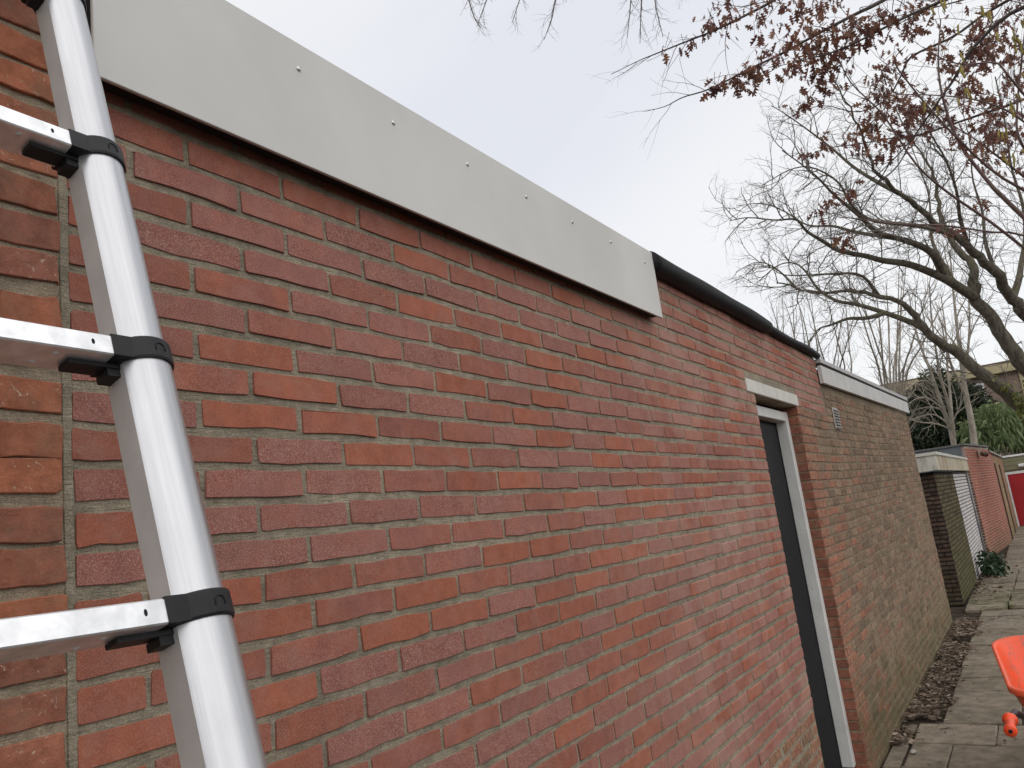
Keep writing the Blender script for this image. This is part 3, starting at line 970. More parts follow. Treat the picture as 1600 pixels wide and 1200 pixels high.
# ------------------------------------------------------------------ wheelbarrow
barrow = tag(empty('wheelbarrow', (4.6, -1.15, G)), 'orange plastic wheelbarrow standing on the paved alley path', 'wheelbarrow')
k = NT('orange_barrow_plastic', 0.38, 0, 0.45)
mpv = k.n('Mapping'); k.l(k.pos, mpv.inputs[0]); mpv.inputs['Scale'].default_value = (0.5, 2, 1)
sc_ = k.ramp(k.noise(14, 6, 0.75, mpv.outputs[0], 0.8), 0.46, 0.66)
zz = k.sep(k.pos)
inside = k.ramp(zz[1], -0.785, -0.83)
k.color(k.mix(k.math('MULTIPLY', k.math('MULTIPLY', sc_, inside), 0.7), k_rgb(k, (0.82, 0.105, 0.034)), k_rgb(k, (0.30, 0.15, 0.11))))
k.bump(k.noise(40, 4), 0.1, 0.002)
M_ORA = k.m
M_FRM = simple('black_tube_steel', (0.02, 0.02, 0.02), 0.45, 0.3)
M_TYRE = simple('black_tyre_rubber', (0.02, 0.02, 0.02), 0.8)
yc = -1.14


def rim_outline(x0, x1, hw0, hw1, r_, n=6):
    c = [(x0 + r_, yc - hw0 + r_, math.pi, 1.5 * math.pi), (x1 - r_ * 1.6, yc - hw1 + r_ * 1.6, 1.5 * math.pi, 2 * math.pi), (x1 - r_ * 1.6, yc + hw1 - r_ * 1.6, 0, .5 * math.pi), (x0 + r_, yc + hw0 - r_, .5 * math.pi, math.pi)]
    rr = [r_, r_ * 1.6, r_ * 1.6, r_]
    pts = []
    for (cx, cy, a0, a1), q in zip(c, rr):
        for i in range(n + 1):
            t = a0 + (a1 - a0) * i / n
            pts.append((cx + q * math.cos(t), cy + q * math.sin(t)))
    return np.array(pts)


RX0, RX1 = 4.13, 5.02
rims = [(0.00, 0.000, 1), (0.0, -0.012, 1)]
o_rim = rim_outline(RX0, RX1, 0.315, 0.385, 0.10)
nr = len(o_rim)


def rz(x): return 0.600 + 0.145 * (x - RX0)


def ring(off, dz, sc=1.0, floor=None):
    ctr = np.array([(RX0 + RX1) / 2, yc])
    d = o_rim - ctr
    L = np.linalg.norm(d, axis=1)[:, None]
    p = ctr + d * sc + d / L * off
    z = np.array([rz(x) for x in p[:, 0]]) + dz if floor is None else np.full(len(p), floor)
    return np.c_[p, z]


rings = [ring(.0, -.028), ring(.004, -.004), ring(-.004, .003), ring(-.020, .002), ring(-.030, -.012),
         ring(-.055, -.10, 0.99), ring(-.075, 0, .80, 0.33), ring(-.10, 0, .70, 0.30)]
V = np.concatenate(rings)
F = [[q * nr + i, q * nr + (i + 1) % nr, (q + 1) * nr + (i + 1) % nr, (q + 1) * nr + i] for q in range(len(rings) - 1) for i in range(nr)]
F.append([(len(rings) - 1) * nr + i for i in range(nr)])
outer = [ring(-.024, -.030), ring(-.058, -.11, .995), ring(-.07, 0, .80, 0.325), ring(-.095, 0, .70, 0.292)]
V2 = np.concatenate(outer)
mb = MB().add(V, F)
mb.add(V2, [[q * nr + i, q * nr + (i + 1) % nr, (q + 1) * nr + (i + 1) % nr, (q + 1) * nr + i] for q in range(3) for i in range(nr)] + [[3 * nr + i for i in range(nr)]])
mb.build('tray', M_ORA, barrow, True)
for sy, yh in ((1, -0.845), (-1, -1.435)):
    P = [(3.50, yh, .585), (3.62, yh - .004 * sy, .60), (3.72, yh - .02 * sy, .595), (3.86, yh - .07 * sy, .53), (4.0, yh - .10 * sy, .42), (4.3, yh - .13 * sy, .28), (4.9, yh - .16 * sy, .275), (5.25, yc + .10 * sy, .22)]
    MB().tube(P, 0.0165, 10).build('frame_tube', M_FRM, barrow, True)
    gp_ = np.array([(3.455, yh, .579), (3.460, yh, .580), (3.470, yh, .581), (3.474, yh, .5815), (3.53, yh, .589), (3.575, yh, .5945), (3.580, yh, .595), (3.590, yh, .596), (3.594, yh, .5965)])
    MB().tube(gp_, [.024, .0275, .0275, .0235, .022, .0235, .032, .032, .028], 18).build('grip', simple('orange_grip', (0.80, 0.075, 0.02), 0.35) if sy == 1 else bpy.data.materials['orange_grip'], barrow, True)
    MB().tube([(3.4535, yh, .5788), (3.4552, yh, .579)], [.009, .009], 12).build('grip_hole', M_HOLE, barrow)
    MB().tube([(4.55, yh - .13 * sy, .28), (4.25, yh - .06 * sy, .035), (4.15, yh - .06 * sy, .035)], 0.0145, 8).build('leg', M_FRM, barrow, True)
th = np.arange(25) * 2 * np.pi / 24
MB().tube(np.c_[5.25 + .15 * np.cos(th), np.full(25, yc), G + .195 + .15 * np.sin(th)], .045, 12, False).build('tyre', M_TYRE, barrow, True)
mb = MB()
for t in range(6):
    a = t * math.pi / 3
    mb.tube([(5.25, yc, G + .195), (5.25 + .12 * math.cos(a), yc, G + .195 + .12 * math.sin(a))], .01, 6)
mb.tube([(5.25, yc - .12, G + .195), (5.25, yc + .12, G + .195)], .012, 8)
mb.build('rim', M_FRM, barrow)
# ------------------------------------------------------------------ TREES
def bark(name, c0, c1, moss=0.0, scale=14):
    k = NT(name, 0.9, 0, 0.2)
    mp = k.n('Mapping'); k.l(k.pos, mp.inputs[0]); mp.inputs['Scale'].default_value = (1, 1, 0.35)
    c = k.mix(k.ramp(k.noise(scale, 6, 0.7, mp.outputs[0]), 0.3, 0.7), k_rgb(k, c0), k_rgb(k, c1))
    if moss:
        nz = k.sep(k.n('NewGeometry').outputs['Normal'])[2]
        ms = k.math('MULTIPLY', k.ramp(k.noise(2.2, 5, 0.7), 0.42, 0.6), k.ramp(nz, -0.3, 0.6))
        c = k.mix(k.math('MULTIPLY', ms, moss), c, k_rgb(k, (0.085, 0.085, 0.025)))
    k.color(c)
    k.bump(k.noise(scale * 3, 5, 0.7, mp.outputs[0]), 0.7, 0.02)
    return k.m


def leaf_mat(name, cols, rough=0.6, trans=0.25, nscale=3.0):
    k = NT(name, rough, 0, 0.35)
    oi = k.n('NewGeometry').outputs['Random Per Island']
    rp = k.n('ValToRGB')
    e = rp.color_ramp.elements
    e[0].color = (*cols[0], 1); e[1].color = (*cols[-1], 1)
    for i, c in enumerate(cols[1:-1]):
        q = e.new((i + 1) / (len(cols) - 1)); q.color = (*c, 1)
    oin = k.n('ObjectInfo').outputs['Random']
    f = k.math('FRACT', k.math('ADD', oi, oin))
    k.l(f, rp.inputs[0])
    c = k.scale(rp.outputs[0], k.ramp(k.noise(nscale * 12, 3), 0.3, 0.7, 0.8, 1.2))
    k.color(c)
    tr = k.n('BsdfTranslucent'); k.l(c, tr.inputs[0])
    ms = k.n('MixShader'); ms.inputs[0].default_value = trans
    k.l(k.b.outputs[0], ms.inputs[1]); k.l(tr.outputs[0], ms.inputs[2])
    k.l(ms.outputs[0], k.t.nodes['Material Output'].inputs[0])
    return k.m


def unit(v): return v / (np.linalg.norm(v) + 1e-12)


def smooth_path(P, n):
    """Catmull-Rom through P"""
    P = np.asarray(P, float)
    if len(P) < 3:
        t = np.linspace(0, 1, n)[:, None]; return P[0] * (1 - t) + P[-1] * t
    Q = np.concatenate([[2 * P[0] - P[1]], P, [2 * P[-1] - P[-2]]])
    out = []
    for t in np.linspace(0, len(P) - 1 - 1e-6, n):
        i = int(t); f = t - i
        a, b_, c, d = Q[i:i + 4]
        out.append(.5 * ((2 * b_) + (-a + c) * f + (2 * a - 5 * b_ + 4 * c - d) * f * f + (-a + 3 * b_ - 3 * c + d) * f ** 3))
    return np.array(out)


def twig(p, d, L, r0, n, wob, lift):
    """one wandering shoot"""
    P = [p]; st = L / n
    for i in range(n):
        d = unit(d + rng.normal(0, wob, 3) + np.array([0, 0, lift]))
        P.append(P[-1] + d * st)
    return np.array(P)


def branch_out(paths, P, r0, r1, lvl, spec, start=0.15):
    """spawn side shoots along P. spec[lvl] = (spacing, length, radius, angle, wobble, lift)"""
    if lvl >= len(spec): return
    sp, Ln, rr, ang, wob, lift = spec[lvl]
    seg = np.linalg.norm(np.diff(P, axis=0), axis=1); cum = np.r_[0, np.cumsum(seg)]
    s = cum[-1] * start + rng.uniform(0, sp)
    while s < cum[-1]:
        i = min(np.searchsorted(cum, s) - 1, len(P) - 2)
        f = (s - cum[i]) / seg[i]
        p = P[i] * (1 - f) + P[i + 1] * f
        t = unit(P[i + 1] - P[i])
        side = unit(np.cross(t, rng.normal(0, 1, 3)))
        a = ang * rng.uniform(.6, 1.3)
        d = t * math.cos(a) + side * math.sin(a)
        frac = s / cum[-1]
        L = Ln * rng.uniform(.45, 1.25) * (1 - .45 * frac)
        rad = min(rr * rng.uniform(.7, 1.2), (r0 * (1 - frac) + r1 * frac) * .75)
        n = max(3, int(6 - lvl))
        Q = twig(p, d, L, rad, n, wob, lift)
        R = np.linspace(rad, rad * .35, len(Q))
        paths.append((Q, R, 5 if rad > .02 else 3))
        branch_out(paths, Q, rad, rad * .35, lvl + 1, spec, .2)
        s += sp * rng.uniform(.5, 1.6)


def guide(pts, n=14):
    return smooth_path([at(*q) for q in pts], n)


# ---- big bare tree behind the sheds
tree = tag(empty('tree', (20.5, -1.9, G)), 'big bare tree with mossy forking limbs spreading over the sheds', 'tree')
M_BARK = bark('grey_olive_bark', (0.06, 0.052, 0.04), (0.165, 0.143, 0.11), 0.6)
M_TWIG = simple('grey_brown_twig', (0.135, 0.115, 0.095), 0.9, 0, 0.2, 8)
limbs = [  # (photo x, photo y, depth) ..., start and end radius
    ([(1690, 700, 17.2), (1600, 636, 17.2), (1560, 604, 17.1), (1524, 576, 17.0), (1490, 548, 17.0), (1466, 534, 16.8), (1440, 509, 16.6), (1428, 488, 16.5), (1408, 474, 16.3), (1372, 460, 16), (1332, 456, 15.6), (1281, 457, 15.2), (1242, 449, 14.9), (1214, 441, 14.6)], .26, .016),
    ([(1445, 514, 16.7), (1422, 503, 16.9), (1383, 489, 17.2), (1340, 476, 17.5), (1307, 470, 17.7), (1278, 451, 18), (1258, 423, 18.2), (1240, 411, 18.4), (1215, 415, 18.6), (1185, 440, 18.8)], .10, .014),
    ([(1383, 489, 17.2), (1355, 497, 17), (1325, 498, 16.8), (1298, 508, 16.5), (1278, 515, 16.3), (1262, 540, 16.1)], .075, .014),
    ([(1700, 700, 17.4), (1640, 615, 17.5), (1600, 572, 17.5), (1574, 536, 17.5), (1548, 497, 17.5), (1525, 466, 17.5), (1523, 442, 17.6), (1521, 419, 17.8), (1507, 400, 18.0), (1492, 381, 18.2), (1472, 345, 18.5), (1466, 312, 18.8), (1461, 280, 19.1), (1448, 250, 19.3), (1425, 220, 19.6), (1400, 170, 19.8)], .30, .02),
    ([(1525, 466, 17.5), (1497, 448, 17.2), (1479, 437, 17.0), (1448, 423, 16.8), (1416, 412, 16.5), (1379, 407, 16.2), (1353, 400, 15.9), (1312, 392, 15.6), (1286, 377, 15.4), (1260, 361, 15.2), (1244, 343, 15.0), (1212, 344, 14.8), (1170, 340, 14.6), (1140, 345, 14.4)], .17, .010),
    ([(1497, 448, 17.3), (1483, 430, 17.6), (1468, 402, 17.9), (1457, 377, 18.2), (1454, 350, 18.5), (1452, 310, 18.8), (1440, 270, 19.1), (1418, 215, 19.4)], .10, .012),
    ([(1476, 436, 17.1), (1461, 402, 16.6), (1442, 386, 16.3), (1405, 373, 16), (1371, 363, 15.6), (1345, 339, 15.3), (1322, 320, 15), (1301, 302, 14.8), (1276, 276, 14.5), (1250, 255, 14.2), (1222, 235, 14)], .13, .012),
    ([(1405, 373, 16), (1370, 368, 16.5), (1335, 362, 17), (1300, 353, 17.4), (1262, 352, 17.8), (1225, 330, 18.2), (1190, 318, 18.5), (1150, 322, 18.7)], .07, .010),
    ([(1720, 640, 17.4), (1650, 540, 17.6), (1600, 489, 17.6), (1583, 464, 17.5), (1557, 427, 17.2), (1531, 406, 17), (1513, 384, 16.7), (1487, 367, 16.4), (1457, 345, 16.1), (1427, 319, 15.8), (1405, 302, 15.6), (1379, 278, 15.3), (1358, 245, 15), (1342, 200, 14.8), (1322, 160, 14.6), (1300, 122, 14.4)], .24, .014),
    ([(1583, 464, 17.5), (1592, 436, 17.8), (1596, 410, 18.1), (1602, 370, 18.4), (1598, 320, 18.7), (1580, 260, 19), (1570, 190, 19.2), (1555, 120, 19.4)], .11, .02),
    ([(1487, 367, 16.4), (1455, 357, 15.8), (1410, 350, 15.3), (1362, 344, 14.9), (1330, 320, 14.5), (1310, 285, 14.2), (1270, 262, 14), (1235, 265, 13.8), (1190, 290, 13.6)], .07, .010),
    ([(1405, 302, 15.6), (1372, 285, 15.9), (1335, 262, 16.2), (1300, 232, 16.5), (1265, 205, 16.7), (1230, 180, 16.9), (1205, 165, 17)], .07, .010),
    ([(1242, 449, 15), (1225, 430, 15.2), (1205, 415, 15.4), (1180, 410, 15.6), (1150, 425, 15.8)], .03, .008),
    ([(1372, 460, 16), (1345, 430, 15.6), (1300, 428, 15.2), (1260, 430, 14.9), (1220, 428, 14.6), (1190, 405, 14.4)], .05, .008),
    ([(1513, 384, 16.7), (1500, 340, 16.2), (1495, 300, 15.8), (1478, 250, 15.5), (1450, 200, 15.2), (1440, 150, 15)], .07, .010),
    ([(1557, 427, 17.2), (1540, 380, 17.5), (1535, 330, 17.8), (1520, 280, 18), (1515, 220, 18.2), (1500, 160, 18.4)], .07, .010),
]
paths = []
for pts, r0, r1 in limbs:
    P = guide(pts, len(pts) * 3)
    t = np.linspace(0, 1, len(P))
    R = .62 * r0 * (1 - t) ** 1.4 + r1 * .75
    if r0 > .2: P += np.c_[np.zeros(len(P)), rng.normal(0, .02, len(P)), rng.normal(0, .02, len(P))]
    tubes_mesh('limb', [(P, R, 10 if r0 > .1 else 7)], M_BARK, tree)
    branch_out(paths, P, r0, r1, 0, [(.20, 1.45, .014, .85, .22, .04), (.14, .70, .0082, .8, .25, .03), (.11, .36, .0056, .8, .25, .02)], .2)
o = tubes_mesh('crown', paths, M_TWIG, tree); o['kind'] = 'stuff'
P = smooth_path([(20.6, -2.9, G - .2), (20.0, -2.75, 1.2), at(1690, 700, 17.2), at(1640, 640, 17.4)], 14)
tubes_mesh('trunk', [(P, np.linspace(.48, .28, 14), 14)], M_BARK, tree)
P = smooth_path([(20.6, -2.9, G - .2), (20.3, -2.8, 1.3), at(1715, 690, 17.4), at(1660, 590, 17.55)], 14)
tubes_mesh('trunk', [(P, np.linspace(.46, .27, 14), 14)], M_BARK, tree)

# ---- oak holding its dead leaves, reaching in from the right
oak = tag(empty('tree', (9.5, -5.5, G)), 'oak with reddish brown dead leaves still hanging, reaching in from the right', 'tree')
M_OAKB = bark('dark_oak_bark', (0.045, 0.036, 0.032), (0.095, 0.078, 0.068), 0.0)
M_OAKT = simple('dark_oak_twig', (0.062, 0.046, 0.042), 0.85, 0, 0.2, 8)
M_OAKL = leaf_mat('dead_oak_leaf', [(0.115, 0.052, 0.043), (0.185, 0.076, 0.060), (0.15, 0.072, 0.048), (0.27, 0.125, 0.065), (0.20, 0.085, 0.066)], 0.6, 0.35)


def oak_leaf(L=.088):
    half = [(0, .006), (.10, .03), (.20, .20), (.27, .27), (.33, .07), (.45, .30), (.54, .40), (.60, .09), (.72, .25), (.79, .30), (.84, .08), (.93, .10), (1.0, .01)]
    V = [(0, 0, t * L) for t, _ in half]
    n = len(half); curl = rng.uniform(.2, .9); fold = rng.uniform(.2, .8)
    V = []
    for s in (0, 1, -1):
        for t, w_ in half:
            x = s * w_ * L * .95 * math.cos(fold)
            y = abs(s) * w_ * L * math.sin(fold) + curl * L * .35 * (t ** 2)
            V.append((x + rng.normal(0, .001), y, -t * L))
    F = []
    for i in range(n - 1):
        F.append([i, i + 1, n + i + 1, n + i]); F.append([i + 1, i, 2 * n + i, 2 * n + i + 1])
    return np.array(V), F


leaf_pool = [oak_leaf() for _ in range(10)]
leaf_me = [mesh_np('leaf', V, F, M_OAKL) for V, F in leaf_pool]
oak_guides = [
    ([(1760, -420, 6.2), (1560, -260, 6.4), (1400, -120, 6.5), (1250, -28, 6.4), (1210, 0, 6.3), (1169, 22, 6.2), (1120, 46, 6.0), (1067, 67, 5.9), (1020, 86, 5.8), (1000, 94, 5.8), (955, 116, 5.7)], .03, .0022),
    ([(1760, -300, 6.0), (1560, -130, 6.2), (1400, -12, 6.2), (1337, 22, 6.1), (1285, 49, 6.0), (1225, 82, 5.9), (1169, 109, 5.8), (1109, 139, 5.7), (1067, 152, 5.6), (1040, 166, 5.6), (1008, 174, 5.5)], .028, .0020),
    ([(1760, -170, 5.6), (1600, -60, 5.7), (1475, 0, 5.8), (1425, 22, 5.8), (1385, 42, 5.7), (1330, 70, 5.6), (1290, 85, 5.6), (1262, 92, 5.5), (1230, 100, 5.5), (1200, 106, 5.4)], .022, .0022),
    ([(1760, -60, 6.6), (1640, -30, 6.7), (1550, 15, 6.8), (1490, 57, 6.8), (1425, 88, 6.8), (1408, 118, 6.9), (1385, 155, 6.9), (1340, 175, 7.0), (1290, 165, 7.0), (1250, 175, 7.1), (1215, 195, 7.1)], .022, .0022),
    ([(1760, -30, 5.6), (1600, 10, 5.8), (1525, 70, 5.9), (1490, 125, 6.0), (1465, 160, 6.0), (1425, 217, 6.1), (1390, 255, 6.1), (1350, 292, 6.2)], .024, .003),
    ([(1760, 160, 7.2), (1660, 140, 7.3), (1560, 170, 7.4), (1500, 190, 7.4), (1440, 210, 7.5), (1400, 215, 7.5), (1340, 225, 7.6), (1290, 232, 7.6), (1262, 245, 7.6)], .022, .003),
    ([(1760, 330, 7.6), (1640, 300, 7.8), (1560, 245, 7.9), (1520, 215, 8), (1480, 190, 8), (1440, 150, 8.1)], .022, .003),
    ([(1760, -110, 7.0), (1600, -40, 7.0), (1520, -5, 7.0), (1450, 15, 7.0), (1400, 40, 7.0)], .018, .003),
    ([(1425, 217, 6.1), (1400, 262, 6.2), (1350, 300, 6.3), (1310, 322, 6.4), (1282, 332, 6.4)], .006, .002),
    ([(1390, 255, 6.1), (1352, 320, 6.3), (1330, 360, 6.4), (1318, 378, 6.4)], .005, .002),
]
opaths, shoot_ends = [], []
for pts, r0, r1 in oak_guides:
    P = guide(pts, len(pts) * 3)
    t = np.linspace(0, 1, len(P))
    tubes_mesh('limb', [(P, .62 * r0 * (1 - t) ** 1.3 + r1, 7)], M_OAKB, oak)
    branch_out(opaths, P, r0 * .6, r1, 0, [(.13, .60, .0042, .7, .12, -.02), (.12, .30, .0024, .7, .15, -.05)], .22)
# (x, y, depth, spread in px, number of leaves) of each tuft of leaves
tufts = [(1140, 28, 6.1, 26, 16), (1108, 40, 6.0, 14, 9), (1190, 15, 6.2, 25, 15), (1240, 15, 6.3, 20, 15), (1255, 45, 6.0, 22, 10), (1275, 8, 6.2, 14, 8), (1300, 30, 6.0, 20, 12), (1370, 45, 5.7, 22, 28), (1335, 60, 5.7, 20, 24), (1300, 70, 5.7, 22, 20), (1270, 75, 5.7, 26, 18), (1225, 82, 5.8, 22, 12),
          (1235, 105, 5.5, 18, 10), (1195, 110, 5.6, 18, 11), (1170, 118, 5.7, 16, 10), (1148, 128, 5.7, 14, 10), (1122, 136, 5.7, 10, 7), (1285, 100, 5.7, 22, 18), (1300, 125, 5.8, 22, 12), (1270, 140, 6, 16, 9), (1385, 105, 6.2, 16, 12), (1380, 135, 6.3, 14, 16), (1405, 165, 6.4, 16, 12), (1375, 155, 6.6, 14, 9), (1425, 185, 6.2, 22, 18), (1455, 178, 6.1, 16, 10), (1360, 190, 6.8, 18, 18), (1345, 205, 6.8, 15, 8),
          (1420, 215, 6.2, 22, 16), (1385, 235, 6.2, 16, 12), (1430, 25, 6.6, 18, 14), (1425, 48, 6.5, 16, 10), (1470, 5, 6.6, 16, 6), (1530, 55, 6.2, 18, 20), (1540, 85, 6.3, 20, 18), (1560, 10, 6.8, 18, 8), (1580, 30, 6.8, 16, 7), (1570, 110, 7, 16, 8), (1520, 85, 6.3, 14, 9), (1500, 150, 6.8, 20, 10), (1535, 165, 7.2, 22, 12), (1530, 200, 7.4, 22, 14), (1560, 225, 7.5, 20, 9), (1545, 255, 7.6, 22, 14), (1490, 215, 7.4, 18, 8), (1470, 195, 7.4, 14, 6), (1265, 242, 7.6, 10, 6), (1285, 232, 7.6, 8, 5), (1275, 215, 7.2, 8, 4),
          (1325, 215, 7.4, 10, 6), (1345, 232, 6.6, 14, 6), (1300, 318, 6.4, 10, 6), (1282, 330, 6.4, 8, 5), (1325, 302, 6.3, 9, 7), (1318, 375, 6.4, 8, 9), (1530, 318, 7.7, 9, 6), (1480, 368, 7.6, 14, 7), (1250, 170, 7.0, 8, 6), (1262, 160, 7, 8, 5), (1230, 80, 5.9, 20, 8), (1180, 60, 5.9, 10, 4), (1040, 80, 5.85, 6, 2), (1068, 72, 5.9, 4, 2), (1085, 65, 5.95, 5, 2), (1108, 140, 5.7, 5, 3), (1590, 150, 7, 20, 8), (1590, 240, 7.6, 20, 8)]
for _ in range(46):
    x, y = rng.uniform(1385, 1605), rng.uniform(-5, 300)
    if y > 120 + (x - 1385) * 1.0: continue
    tufts.append((x, y, rng.uniform(5.8, 7.6), rng.uniform(10, 20), int(rng.integers(4, 9))))
singles, rest_V, rest_F, off = [], [], [], 0
cand = []
for x, y, d, spread, n in tufts:
    c0 = at(x, y - spread * .7, d)
    wpx = spread / FPX * d
    for _ in range(max(2, n // 4)):
        e = c0 + rng.normal(0, wpx * .45, 3); opaths.append((np.array([c0 + rng.normal(0, .03, 3) + np.array([0, 0, .06]), (c0 + e) / 2 + rng.normal(0, .01, 3), e]), np.array([.0022, .0018, .0014]), 3))
    for _ in range(int(n * 2.1)):
        p = c0 + np.array([rng.normal(0, wpx * .78), rng.normal(0, wpx * .78), rng.normal(-wpx * .35, wpx * .6)])
        cand.append((np.linalg.norm(p - CAM), p))
cand.sort(key=lambda q: q[0])
for i, (d_, p) in enumerate(cand):
    eul = (rng.normal(0, .55), rng.normal(0, .55), rng.uniform(0, 6.28))
    sc = rng.uniform(.55, 1.15)
    j = rng.integers(len(leaf_pool))
    if i < 300:
        o = link('leaf', leaf_me[j], oak); o.location = p; o.rotation_euler = eul; o.scale = (sc, sc, sc)
    else:
        M_ = np.array((Matrix.Rotation(eul[2], 3, 'Z') @ Matrix.Rotation(eul[1], 3, 'Y') @ Matrix.Rotation(eul[0], 3, 'X'))) * sc
        V, F = leaf_pool[j]
        rest_V.append(V @ M_.T + p); rest_F += [[q + off for q in f] for f in F]; off += len(V)
o = link('foliage', mesh_np('foliage', np.concatenate(rest_V), rest_F, M_OAKL), oak); o['kind'] = 'stuff'
o = tubes_mesh('twigs', opaths, M_OAKT, oak); o['kind'] = 'stuff'
P = smooth_path([(9.0, -6.6, G - .2), (8.9, -6.4, 3.0), (8.6, -6.0, 5.6), (8.2, -5.6, 8.0)], 16)
tubes_mesh('trunk', [(P, np.linspace(.30, .12, 16), 12)], M_OAKB, oak)
for pts, r0, r1 in oak_guides[:8]:                            # join each limb to the trunk
    e = at(*pts[0]); j = P[int(np.argmin(np.abs(P[:, 2] - (e[2] - .5))))]
    tubes_mesh('limb', [(smooth_path([j, (j + e) / 2 + (0, 0, .15), e], 8), np.linspace(r0 * 1.6, r0 * .62, 8), 8)], M_OAKB, oak)

# ---- hazel with catkins, red brown stems at the right
hazel = tag(empty('tree', (6.6, -3.0, G)), 'hazel with thin reddish stems and hanging yellow green catkins at the right', 'tree')
M_HAZ = simple('reddish_hazel_bark', (0.135, 0.085, 0.075), 0.7, 0, 0.25, 10)
M_CAT = leaf_mat('yellow_green_catkin', [(0.24, 0.20, 0.045), (0.33, 0.27, 0.07), (0.28, 0.22, 0.06)], 0.8, 0.1)
hz = [([(1760, 560, 5.2), (1640, 425, 5.2), (1560, 356, 5.1), (1480, 300, 5.0), (1430, 255, 4.9), (1380, 180, 4.8), (1330, 130, 4.7), (1310, 90, 4.6)], .016, .0022),
      ([(1740, 480, 5.0), (1640, 330, 5.0), (1552, 268, 4.9), (1480, 200, 4.8), (1420, 130, 4.8), (1398, 95, 4.7), (1415, 72, 4.7)], .015, .0022),
      ([(1720, 330, 4.6), (1640, 200, 4.6), (1575, 118, 4.5), (1555, 98, 4.5), (1500, 100, 4.4), (1450, 82, 4.4)], .012, .0022),
      ([(1700, 420, 5.4), (1625, 270, 5.4), (1592, 215, 5.3), (1590, 160, 5.3), (1600, 60, 5.2), (1610, -20, 5.2)], .016, .003),
      ([(1740, 520, 5.6), (1620, 380, 5.6), (1540, 362, 5.5), (1470, 352, 5.4), (1400, 350, 5.3), (1345, 342, 5.2), (1310, 340, 5.2)], .013, .002),
      ([(1760, 520, 6.0), (1660, 400, 6.0), (1567, 308, 6.0), (1546, 286, 6.0), (1500, 225, 6.0), (1475, 160, 6.0), (1466, 100, 6.0), (1470, 30, 6.0)], .03, .004),
      ([(1700, 280, 4.9), (1600, 190, 4.9), (1540, 160, 4.8), (1480, 150, 4.8), (1400, 148, 4.7), (1340, 155, 4.7)], .009, .0018)]
hp = []
base = np.array([6.7, -3.1, G - .1])
for pts, r0, r1 in hz:
    P = guide(pts, len(pts) * 3); t = np.linspace(0, 1, len(P))
    tubes_mesh('stem', [(P, .6 * r0 * (1 - t) + r1, 7)], M_HAZ, hazel)
    b0 = base + (rng.uniform(-.25, .25), rng.uniform(-.25, .25), 0)
    tubes_mesh('stem', [(smooth_path([b0, b0 * .6 + P[0] * .4 + (0, -.15, .2), P[0]], 8), np.linspace(r0 * .9, r0 * .62, 8), 7)], M_HAZ, hazel)
    branch_out(hp, P, r0, r1, 0, [(.12, .65, .0028, .6, .10, .02), (.12, .26, .0017, .6, .12, 0)], .25)
o = tubes_mesh('twigs', hp, M_HAZ, hazel); o['kind'] = 'stuff'
cv = []
prof = [(0, .002), (.06, .0040), (.2, .0046), (.5, .0048), (.85, .0042), (.97, .003), (1, .0008)]


def catkin():
    P = np.array([(rng.normal(0, .0015), rng.normal(0, .0015), -t * .062) for t, _ in prof])
    R = np.array([q for _, q in prof])
    V, F = tube_np(P, R, 6)
    return mesh_np('catkin', V, F, M_CAT, True)


ck = [catkin() for _ in range(6)]
for x, y, d, n in [(1452, 22, 4.5, 2), (1470, 12, 4.5, 2), (1535, 22, 4.6, 2), (1548, 28, 4.6, 3), (1552, 62, 4.6, 1), (1596, 40, 4.8, 2), (1586, 62, 4.7, 3), (1593, 82, 4.7, 3), (1498, 106, 4.5, 4), (1508, 148, 4.6, 3), (1490, 157, 4.6, 1), (1452, 168, 4.8, 2), (1457, 172, 4.8, 1), (1578, 166, 4.8, 2), (1583, 178, 4.8, 2), (1595, 158, 4.9, 1), (1572, 208, 5, 2), (1562, 214, 5, 2), (1567, 255, 5.1, 2), (1588, 256, 5.1, 2), (1597, 238, 5.1, 2), (1600, 130, 4.8, 2), (1500, 55, 4.5, 1)]:
    for _ in range(n):
        o = link('catkin', ck[rng.integers(6)], hazel)
        p = at(x + rng.normal(0, 5), y - 10 + rng.normal(0, 4), d)
        o.location = p; o.rotation_euler = (rng.normal(0, .12), rng.normal(0, .12), rng.uniform(0, 6)); q = rng.uniform(.8, 1.3); o.scale = (1.25, 1.25, q)

